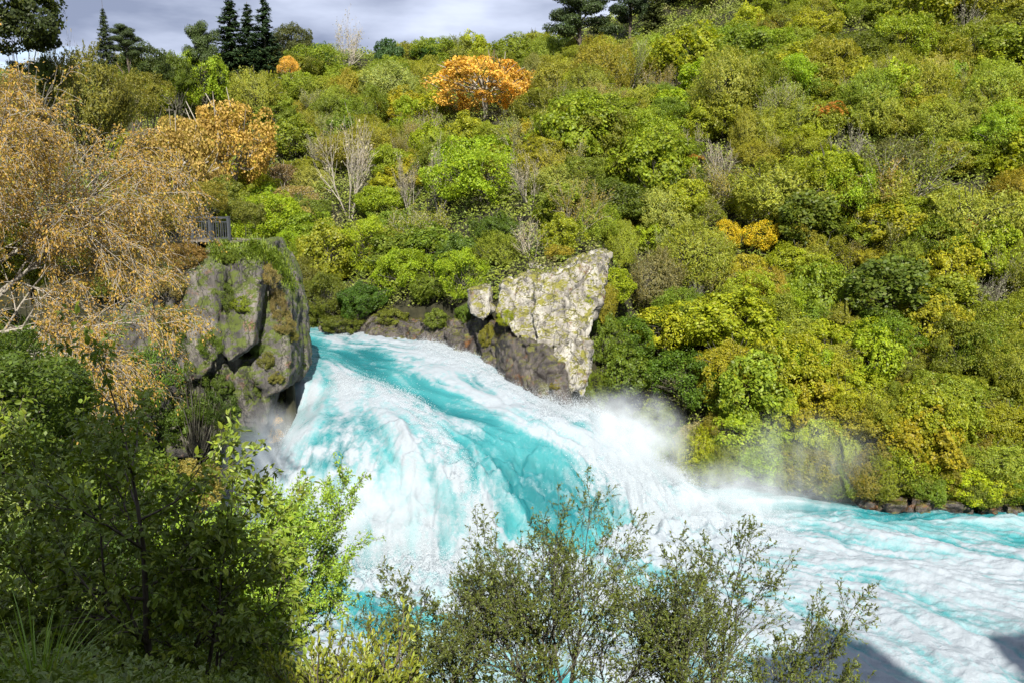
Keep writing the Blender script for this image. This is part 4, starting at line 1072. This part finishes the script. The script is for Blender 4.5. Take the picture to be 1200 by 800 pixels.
# centre foreground: sparse shrub trees against the water
PF = [dict(seg=6, wob=.10, grav=.05, kids=7, ang=.55, ratio=.58, start=.25), dict(seg=5, wob=.13, grav=.06, kids=6, ang=.6, ratio=.55, start=.2),
      dict(seg=5, wob=.15, grav=.06, kids=6, ang=.6, ratio=.55, start=.15), dict(seg=4, wob=.16, grav=.05, kids=0, ang=.5, ratio=.5, start=.2), dict(rmin=.003)]
SM = dict(per=11, l=.055, w=.022, tipw=.5, scatter=.006)
def vase(n, h, sp, g, lean=(0, 0)):
    out = []
    for i in range(n):
        a = i*6.283/n+g.uniform(-.3, .3); out.append(((math.cos(a)*sp+lean[0], math.sin(a)*sp*.6+lean[1], 1), h*g.uniform(.85, 1.1), .05, (math.cos(a)*.12, math.sin(a)*.12, 0)))
    return out
g1 = np.random.default_rng(3)
r = root_at(668, 13); top = at(640, 602, 13)[2]-r[2]
near_tree('sapling_tree', 'thin leaved tree with bare twigs standing in front of the waterfall, tallest of three', 'tree', r, PF, vase(6, top*.66, .42, g1, (-.05, 0)), SM, (.09, .12, .016), LICHENBARK, 3, group='sparse trees at the bottom of the photo')
r = root_at(860, 12.4); top = at(850, 668, 12.4)[2]-r[2]
near_tree('sapling_tree', 'sparse leaved tree at the bottom with a wide crown, rightmost of three', 'tree', r, PF, vase(6, top*.68, .5, g1, (.03, 0)), SM, (.09, .12, .016), LICHENBARK, 13, group='sparse trees at the bottom of the photo')
r = root_at(500, 12); top = at(500, 685, 12)[2]-r[2]
near_tree('sapling_tree', 'low thin leaved tree at the bottom, leftmost and smallest of three', 'tree', r, PF, vase(4, top*.66, .4, g1), SM, (.08, .105, .016), LICHENBARK, 23, group='sparse trees at the bottom of the photo')
# dark broadleaf tree, lower left
PB = [dict(seg=7, wob=.05, grav=.05, kids=12, ang=.95, ratio=.42, start=.2), dict(seg=5, wob=.1, grav=.03, kids=6, ang=.65, ratio=.55, start=.2),
      dict(seg=4, wob=.12, grav=-.02, kids=0, ang=.5, ratio=.5, start=.2), dict(rmin=.003)]
r = root_at(128, 9); top = at(128, 512, 9)[2]-r[2]
near_tree('broadleaf_sapling', 'dark shaded tree with large pointed leaves and a dark straight trunk', 'tree', r, PB, [((.02, 0, 1), top*.95, .055, (0, 0, 0)), ((-.2, .1, 1), top*.75, .035, (-.3, .1, 0)), ((.12, .05, 1), top*.72, .035, (.3, .1, 0)), ((.15, .1, 1), top*.55, .03, (.55, 0, 0)), ((-.3, .2, 1), top*.8, .03, (-.8, .4, 0)), ((-.5, .1, 1), top*.6, .03, (-.5, 0, 0))],
          dict(per=26, l=.095, w=.05, tipw=.7, hang=-.5, scatter=.04), (.17, .235, .025), BARK, 5)
# green bushy tree right of it
PG = [dict(seg=6, wob=.08, grav=.06, kids=9, ang=.7, ratio=.5, start=.2), dict(seg=5, wob=.12, grav=.05, kids=7, ang=.65, ratio=.55, start=.15),
      dict(seg=4, wob=.14, grav=.06, kids=6, ang=.6, ratio=.55, start=.15), dict(seg=3, wob=.16, grav=.05, kids=0, ang=.5, ratio=.5, start=.2), dict(rmin=.004)]
r = root_at(262, 19); top = at(285, 560, 19)[2]-r[2]
near_tree('bushy_tree', 'bright green bushy tree rising beside the white water at left', 'tree', r, PG, vase(6, top*.62, .26, g1, (.02, 0)), dict(per=22, l=.08, w=.04, tipw=.6, scatter=.04), (.20, .32, .025), BARK, 6)
# weeping tree, upper left
PW = [dict(seg=7, wob=.07, grav=-.01, kids=8, ang=.75, ratio=.60, start=.3), dict(seg=7, wob=.10, grav=-.055, kids=7, ang=.7, ratio=.55, start=.15),
      dict(seg=6, wob=.12, grav=-.13, kids=6, ang=.6, ratio=.55, start=.1), dict(seg=5, wob=.12, grav=-.2, kids=0, ang=.5, ratio=.5, start=.2), dict(rmin=.009)]
r = np.array([-23.5, 37, gz(-23.5, 37)-.3]); print('weep root', r)
bz = 19.5-r[2]
near_tree('weeping_tree', 'large weeping tree with orange brown leaves and pale drooping branches at left', 'tree', r, PW,
          [((.05, -.1, 1), bz+3, .22, (0, 0, 0)), ((.95, -.05, .6), 7.2, .10, (0, 0, bz)), ((.7, .3, 1), 6.6, .10, (0, 0, bz)), ((-.1, 0, 1), 6.4, .09, (0, 0, bz+1)), ((.95, -.2, .2), 7.0, .10, (0, 0, bz-1)),
           ((.45, -.3, 1.1), 7.4, .10, (0, 0, bz+1.5)), ((.2, .0, .55), 6, .09, (0, 0, bz)), ((.75, -.5, .05), 6.6, .09, (0, 0, bz-1.5)), ((1.0, .4, .95), 7.2, .10, (0, 0, bz+1.5))],
          dict(per=13, l=.12, w=.06, tipw=.8, hang=-.4, scatter=.10), (.42, .255, .065), PALEBARK, 9, lmat=WEEPLEAF)
# light shrub, bottom centre-left
r = root_at(385, 7.6); top = at(385, 745, 7.6)[2]-r[2]
PS = [dict(seg=5, wob=.08, grav=.07, kids=6, ang=.5, ratio=.5, start=.3), dict(seg=4, wob=.12, grav=.1, kids=5, ang=.5, ratio=.6, start=.2), dict(seg=3, wob=.1, grav=.1, kids=0, ang=.4, ratio=.5, start=.2), dict(rmin=.003)]
near_tree('leafy_shrub', 'light yellow green shrub at the bottom edge left of the thin trees', 'shrub', r, PS, vase(12, top*.7, .38, g1), dict(per=10, l=.06, w=.026, tipw=.55, fwd=1.2, hang=.4), (.20, .24, .03), BARK, 11)
# long grass at the lower left corner
tg = tussock(300, 70, wide=.009, curl=1.0)
o = obj('grass_tuft', tg, loc=(-3.05, 5.0, gz(-3.05, 5.0)-.05), color=(.16, .26, .03)); o.scale = (.8, .8, .9)
o.location.z = at(10, 800, 5)[2]-.25
o.location.z = max(o.location.z, gz(-3.05, 5.0)-.1)
tag(o, 'tuft of long arching green grass in the lower left corner', 'grass')

def groundcover():
    g = np.random.default_rng(44); n = 130000
    Y = 2.2+g.random(n)**1.3*38; X = -g.uniform(.02, .72, n)*Y-.0; k0 = near_land(X, Y); kk = k0 > .4
    X, Y = X[kk], Y[kk]; z = ground(X, Y); n = len(X)
    hh = (.25+1.1*fbm(X/1.1, Y/1.1, 77, 3))*np.clip(Y/9, .25, 1.4); P = np.stack([X, Y, z+hh*g.random(n)**.7], 1)
    # stays under the line of sight right in front of the viewpoint
    kk = P[:, 2] < CAMZ-.35-.28*Y; P = P[kk]; n = len(P); s = g.uniform(.6, 1.3, n)*np.clip(P[:, 1]/14, .55, 2)
    V, Fc = leaf_shaped(P, unit(g.normal(size=(n, 3))+[0, 0, -.2]), unit(g.normal(size=(n, 3))*.6+[0, 0, 1]), .10*s, .05*s)
    tag(obj('ground_cover', mesh('ground_cover', V, Fc, [NEARLEAF]), color=(.12, .17, .025)), 'leafy ground cover on the shaded near bank', 'ground cover', kind='stuff')
groundcover()
# left bank bushes and background trees, placed on the ground behind the near trees
LEFTP = [
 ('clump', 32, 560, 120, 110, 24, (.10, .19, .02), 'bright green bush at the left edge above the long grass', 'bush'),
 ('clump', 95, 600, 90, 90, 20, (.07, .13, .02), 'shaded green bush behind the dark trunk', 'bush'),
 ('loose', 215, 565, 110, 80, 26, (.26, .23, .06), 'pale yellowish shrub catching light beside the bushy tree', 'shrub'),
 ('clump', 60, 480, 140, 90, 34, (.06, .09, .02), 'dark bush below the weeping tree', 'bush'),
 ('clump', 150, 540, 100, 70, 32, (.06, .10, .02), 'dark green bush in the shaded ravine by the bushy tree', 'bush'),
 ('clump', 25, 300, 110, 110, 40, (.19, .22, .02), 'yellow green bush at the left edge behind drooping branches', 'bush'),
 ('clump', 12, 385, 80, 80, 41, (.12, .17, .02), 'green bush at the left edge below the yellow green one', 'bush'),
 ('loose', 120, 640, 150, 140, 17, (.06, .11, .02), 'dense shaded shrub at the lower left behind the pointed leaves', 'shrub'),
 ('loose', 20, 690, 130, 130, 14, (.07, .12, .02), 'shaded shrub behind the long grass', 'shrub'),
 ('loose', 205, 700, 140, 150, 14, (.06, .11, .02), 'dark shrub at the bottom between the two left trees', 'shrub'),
 ('broad', 18, 28, 110, 86, 66, (.05, .07, .018), 'dark tree in the top left corner', 'tree'),
 ('pine', 150, 58, 44, 50, 100, (.045, .065, .02), 'dark small pine on the skyline at left', 'pine tree'),
 ('conifer', 126, 52, 26, 72, 88, (.05, .07, .025), 'thin young conifer on the skyline at left', 'conifer'),
 ('feather', 112, 120, 110, 120, 72, (.19, .19, .035), 'tall olive bush on the skyline behind the weeping tree', 'bush'),
 ('bare', 72, 70, 60, 110, 70, C_TAN, 'tall bare twiggy tree on the skyline at left', 'bare tree'),
 ('bare', 50, 62, 30, 96, 74, C_TAN, 'slender bare poplar like tree beside the dark corner tree', 'bare tree'),
 ('clump', 45, 90, 60, 70, 68, (.09, .13, .02), 'green bush under the dark corner tree', 'bush'),
 ('broad', 172, 80, 56, 50, 110, (.06, .09, .02), 'dark green tree right of the small pine', 'tree'),
 ('loose', 170, 118, 70, 70, 84, (.19, .19, .03), 'olive shrub between the golden trees and the skyline pine', 'shrub'),
 ('feather', 20, 150, 90, 90, 60, (.22, .16, .06), 'brownish bush behind the top of the weeping tree', 'bush'),
 ('feather', 190, 245, 70, 60, 66, (.2, .19, .04), 'olive bush left of the railing', 'bush'),
 ('loose', 235, 232, 60, 46, 74, (.22, .2, .03), 'yellow olive bush just behind the railing', 'bush'),
 ('loose', 215, 300, 60, 40, 61.5, (.24, .16, .05), 'brown leaved bush spilling over the cliff below the railing', 'bush'),
 ('clump', 290, 250, 50, 36, 76, (.16, .18, .03), 'olive bush right of the railing', 'bush'),
 ('clump', 262, 232, 50, 40, 80, (.17, .2, .03), 'leafy bush behind the right end of the railing', 'bush'),
]
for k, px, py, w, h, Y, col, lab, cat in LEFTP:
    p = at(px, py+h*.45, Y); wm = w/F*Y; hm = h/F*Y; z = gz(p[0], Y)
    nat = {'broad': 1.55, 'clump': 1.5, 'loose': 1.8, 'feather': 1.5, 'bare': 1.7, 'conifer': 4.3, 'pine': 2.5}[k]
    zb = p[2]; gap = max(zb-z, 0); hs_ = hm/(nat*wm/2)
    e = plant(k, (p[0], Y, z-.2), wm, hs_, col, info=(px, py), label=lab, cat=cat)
    if k == 'bare' and gap > .3: e.scale[2] *= (hm+gap)/hm
    elif gap > .3:
        up = gap/(wm/2*hs_)
        for ch in e.children:
            if ch.name.startswith('crown'): ch.location.z = up
            else: ch.scale.z = 1+up/{'conifer': 4.2, 'pine': 2.4}.get(k, 1.45)
    print('%-60s gap %.1f' % (lab[:60], gap))

# ------------------------------------------------------------------ spray
def mistmat(name, dens, sc, seed, thr=.42):
    m, t, N, K = newmat(name)
    o = N.new('ShaderNodeOutputMaterial'); v = N.new('ShaderNodeVolumePrincipled'); K(v.outputs[0], o.inputs['Volume'])
    v.inputs['Color'].default_value = (.93, .975, 1, 1); v.inputs['Anisotropy'].default_value = -.1
    tc = N.new('ShaderNodeTexCoord'); ln_ = N.new('ShaderNodeVectorMath'); ln_.operation = 'LENGTH'; K(tc.outputs['Object'], ln_.inputs[0])
    fo = N.new('ShaderNodeMapRange'); fo.inputs[1].default_value = 1; fo.inputs[2].default_value = .1; fo.interpolation_type = 'SMOOTHSTEP'; K(ln_.outputs['Value'], fo.inputs[0])
    mp = N.new('ShaderNodeMapping'); mp.inputs['Location'].default_value = (seed, seed*2, 0); mp.inputs['Scale'].default_value = sc; K(tc.outputs['Object'], mp.inputs[0])
    nz = N.new('ShaderNodeTexNoise'); nz.inputs['Scale'].default_value = 1.0; nz.inputs['Detail'].default_value = 4; nz.inputs['Roughness'].default_value = .6; K(mp.outputs[0], nz.inputs[0])
    mr = N.new('ShaderNodeMapRange'); mr.inputs[1].default_value = thr; mr.inputs[2].default_value = thr+.25; K(nz.outputs['Fac'], mr.inputs[0])
    mu = N.new('ShaderNodeMath'); mu.operation = 'MULTIPLY'; K(fo.outputs[0], mu.inputs[0]); K(mr.outputs[0], mu.inputs[1])
    m2 = N.new('ShaderNodeMath'); m2.operation = 'MULTIPLY'; K(mu.outputs[0], m2.inputs[0]); m2.inputs[1].default_value = dens; K(m2.outputs[0], v.inputs['Density'])
    return m
def mist(c_, rad, dens, seed, label, thr=.40, sc=None):
    bm = bmesh.new(); bmesh.ops.create_icosphere(bm, subdivisions=3, radius=1); m = bpy.data.meshes.new('mist'); bm.to_mesh(m); bm.free()
    sc = sc or tuple(q*.55 for q in rad)
    m.materials.append(mistmat('spray_mist', dens, sc, seed, thr)); o = obj('mist', m, loc=tuple(c_)); o.scale = rad
    tag(o, label, 'mist', kind='stuff')
mist(at(318, 565, 59.0), (4.4, 3.4, 6.4), 1.0, 1, 'white spray hanging at the left side of the waterfall', .34)
mist(at(430, 610, 55), (10, 3.8, 4.2), .75, 2, 'white spray boiling at the foot of the waterfall', .38)
mist(at(725, 520, 63), (6.4, 4, 5.0), .75, 3, 'white plume of spray right of the rock outcrop', .36)
mist(at(830, 590, 62), (11, 4.2, 3.6), .5, 4, 'white spray drifting over the pool right of the plume', .38)
mist(at(930, 548, 65.5), (10, 3.4, 5.4), .16, 5, 'thin wisps of spray rising in front of the right bank', .42, sc=(5, 2, .8))
# droplets
def droplets():
    g = np.random.default_rng(15); P = []; SZ = []
    fx = WX.ravel(); fy = WY.ravel(); fz = WZZ.ravel(); px = PX.ravel(); py = PY.ravel()
    def region(path, w, n, h, fwd=.5):
        d = seg_dist(px, py, path); wt = np.exp(-(d/w)**2); wt[(fy < 36) | (fy > 86)] = 0; wt /= wt.sum()
        i = g.choice(len(wt), n, p=wt); hh = g.exponential(h, n)
        P.append(np.stack([fx[i]+g.normal(size=n)*h*fwd, fy[i]+g.normal(size=n)*h*fwd, fz[i]+hh], 1)); SZ.append(g.uniform(.014, .05, n)*np.exp(-hh/(h*3)))
    region([(650, 478), (690, 475), (740, 505), (785, 560)], 18, 60000, .6)
    region([(500, 405), (560, 430), (640, 480)], 8, 9000, .22)
    region([(320, 470), (305, 560)], 14, 9000, .4)
    region([(320, 630), (430, 660), (560, 680)], 24, 16000, .45)
    region([(700, 560), (790, 600), (900, 620)], 24, 16000, .45)
    region([(400, 450), (480, 470), (540, 560), (560, 640)], 12, 9000, .2)
    P = np.concatenate(P); s = np.concatenate(SZ)[:, None]; n = len(P)
    a = unit(g.normal(size=(n, 3))); b = unit(np.cross(a, rdir(n, g))); c_ = np.cross(a, b)
    V = np.stack([P+a*s, P-a*s*.33+b*s*.94, P-a*s*.33-b*s*.47+c_*s*.82, P-a*s*.33-b*s*.47-c_*s*.82], 1).reshape(-1, 3)
    k = np.arange(n)[:, None]*4; Fc = np.concatenate([k+[[0, 1, 2]], k+[[0, 2, 3]], k+[[0, 3, 1]], k+[[1, 3, 2]]])
    m, t, N, K = newmat('droplet'); o = N.new('ShaderNodeOutputMaterial'); bs = N.new('ShaderNodeBsdfDiffuse'); bs.inputs[0].default_value = (.7, .74, .76, 1); tl = N.new('ShaderNodeBsdfTranslucent'); tl.inputs[0].default_value = (.7, .74, .76, 1)
    ms = N.new('ShaderNodeMixShader'); K(bs.outputs[0], ms.inputs[1]); K(tl.outputs[0], ms.inputs[2]); K(ms.outputs[0], o.inputs[0])
    tag(obj('spray_droplets', mesh('spray_droplets', V, Fc, [m])), 'fine white droplets thrown up along the falls', 'spray', kind='stuff')
droplets()
LBT = []

BR = [rock('boulder', [[np.array([math.cos(a)*g9.uniform(.7, 1), math.sin(a)*g9.uniform(.6, 1), z]) for a in np.arange(0, 6.2, .9) for z in (-.5, g9.uniform(.2, .7))]], .09, WETROCK, amp=.3, seed=60+q, block=1.1).data for q in range(3)]
for o_ in [o for o in COL.objects if o.name.startswith('boulder')]: bpy.data.objects.remove(o_)
bpx = [1018, 1052, 1093, 1120, 1161, 1188]
for q, px in enumerate(bpx):
    ys = np.interp(px, [750, 850, 1000, 1200], [74.6, 69.6, 66.3, 64.2])-g9.uniform(.1, .8); sc = g9.uniform(.6, 1.5)
    o = obj('boulder', BR[q % 3], loc=((px-600)/F*ys*1.045, ys+.25, -.02)); o.scale = (sc*1.3, sc, sc*.75); o.rotation_euler = (0, 0, g9.random()*6)
    tag(o, '%s of the six dark wet boulders at the foot of the right bank' % ['leftmost', 'second from left', 'third from left', 'third from right', 'second from right', 'rightmost'][q], 'boulder', 'wet boulders at the foot of the right bank')
# bushes leaning over the far shore and over the near left bank
for px in np.arange(715, 1235, 21.):
    ys = np.interp(px, [700, 750, 850, 1000, 1200, 1300], [75, 76, 70, 67, 65, 65])+g9.uniform(-.9, .2)
    x = (px-600)/F*ys*1.04; k = ['clump', 'loose', 'clump', 'feather'][g9.integers(0, 4)]; w = g9.uniform(4.2, 6.4)
    col = [C_YG, (.15, .22, .02), C_MID, (.2, .2, .03)][g9.integers(0, 4)]; col = tuple(c_*g9.uniform(.85, 1.15) for c_ in col)
    z = gz(x, ys+1.2); p_ = proj(x, ys, z+2)
    plant(k, (x, ys, min(max(z, 0), 1.0)-1.0), w, g9.uniform(.8, 1.0), col, info=p_, tilt=0)
for it in range(900):
    px = g9.uniform(-30, 330); py = g9.uniform(180, 720); h = hit(px, py, ground, 18., 62., 800)
    if h is None or h[2] < .5 or (185 < px < 350 and 215 < py < 345): continue
    if any((h[0]-a)**2+(h[1]-b)**2 < r_**2 for a, b, r_ in LBT): continue
    LBT.append((h[0], h[1], 1.9)); k = ['clump', 'loose', 'feather'][g9.integers(0, 3)]
    col = [(.12, .18, .02), (.09, .14, .02), (.16, .2, .025)][g9.integers(0, 3)]
    plant(k, (h[0], h[1], h[2]-.4), g9.uniform(3.2, 5.2), g9.uniform(.7, 1.0), col, info=(px, py-8), group='bushes on the near left bank')

# ------------------------------------------------------------------ words for every plant
LM = [(568, 124, 'the bright orange tree'), (262, 142, 'the golden brown autumn tree'), (291, 42, 'the three dark conifers'), (680, 20, 'the big dark skyline pine'),
      (800, 214, 'the dark pale stemmed tree'), (583, 264, 'the dark round bush'), (905, 226, 'the yellow green domed tree'), (1130, 246, 'the broad pale olive tree'),
      (966, 156, 'the rusty tree fern'), (894, 292, 'the wider yellow gorse'), (1040, 345, 'the large dark right slope tree'), (1126, 290, 'the red and yellow tree fern'),
      (660, 380, 'the pale rock outcrop'), (815, 508, 'the cream coloured shrub'), (410, 238, 'the grey twiggy shrub'), (240, 268, 'the railing'), (556, 52, 'the yellow green skyline tree'),
      (1000, 55, 'the dark tree near the top'), (1120, 42, 'the lichened top right tree'), (865, 8, 'the orange tree at the top edge'), (440, 385, 'the rock wall'), (1180, 590, 'the right river bank end'),
      (330, 208, 'the dusty brown shrub'), (1100, 470, 'the middle of the lower right slope'), (950, 560, 'the wisps of spray'), (745, 460, 'the spray plume'), (405, 46, 'the leafless skyline tree')]
def colword(c_):
    r_, g_, b_ = c_; v = max(c_); q = g_/r_
    if q < .67: return 'orange brown'
    if q < .9: return 'tan' if b_ > .13 else 'brownish'
    lev = 0 if v < .15 else (1 if v < .21 else (2 if v < .255 else (3 if v < .30 else (4 if v < .335 else 5))))
    if b_/g_ > .21: return ['dull green', 'grey green', 'grey olive', 'dusty olive', 'pale olive', 'whitish olive'][lev]
    if q > 1.24: return ['dark green', 'deep green', 'fresh green', 'bright green', 'vivid green', 'vivid green'][lev]
    if q > 1.08: return ['dark green', 'mid green', 'moss green', 'yellow green', 'light yellow green', 'luminous yellow green'][lev]
    return ['brown green', 'dark olive', 'olive', 'golden olive', 'light golden olive', 'golden yellow green'][lev]
SH = dict(broad=('broadleaf tree', 'tree'), clump=('rounded bush', 'bush'), loose=('loose leafy shrub', 'shrub'), feather=('soft feathery tree', 'tree'), bare=('bare twiggy shrub', 'bare shrub'), gorse=('gorse bush', 'gorse bush'), twiggy=('half leafless shrub', 'shrub'), autumn=('autumn shrub', 'autumn tree'), fern=('tree fern', 'tree fern'), pine=('pine', 'pine tree'), conifer=('conifer', 'conifer'))
GR = dict(broad='broadleaf trees on the far slope', clump='rounded bushes on the far slope', loose='loose leafy shrubs on the far slope', feather='soft feathery trees on the far slope', bare='bare twiggy shrubs on the far slope', gorse='gorse bushes in yellow flower', twiggy='half leafless shrubs on the far slope', autumn='autumn trees on the far slope', fern='tree ferns on the far slope', pine='pines on the skyline', conifer='conifers on the skyline')
buckets = {}
for q in PLANTS:
    if q['label']:
        tag(q['o'], q['label'], q['cat'], GR[q['kind']]); continue
    px, py = q['px'], q['py']
    lx, ly, ph = min(LM, key=lambda t: (t[0]-px)**2+(t[1]-py)**2*1.3)
    dx, dy = px-lx, py-ly
    dr = ('right of' if dx > 0 else 'left of') if abs(dx) > abs(dy) else ('below' if dy > 0 else 'above')
    wd = 'small ' if q['w'] < 5.4 else ('large ' if q['w'] > 7.4 else '')
    a = wd+colword(q['color'])+' '+SH[q['kind']][0].replace('loose ', '').replace('soft ', ''); b = dr+' '+ph
    if len((a+' '+b).split()) > 14: a = a.replace('small ', '').replace('large ', '')
    key = (a, b)
    buckets.setdefault(key, []).append((math.hypot(dx, dy), q))
ORD = ['nearest', 'second nearest', 'third nearest', 'fourth nearest', 'fifth nearest', 'sixth nearest', 'seventh nearest', 'eighth nearest', 'ninth nearest', 'tenth nearest', 'eleventh nearest', 'twelfth nearest']
for (a, b), L_ in buckets.items():
    L_.sort(key=lambda t: t[0])
    for i, (d_, q) in enumerate(L_):
        lab = a+' '+b if len(L_) == 1 else a+', '+ORD[min(i, 11)]+' '+b
        if len(lab.split()) > 16: print('LONG', lab)
        tag(q['o'], lab, SH[q['kind']][1], GR[q['kind']])
print('plants', len(PLANTS), 'dups', sum(len(v)-1 for v in buckets.values()))
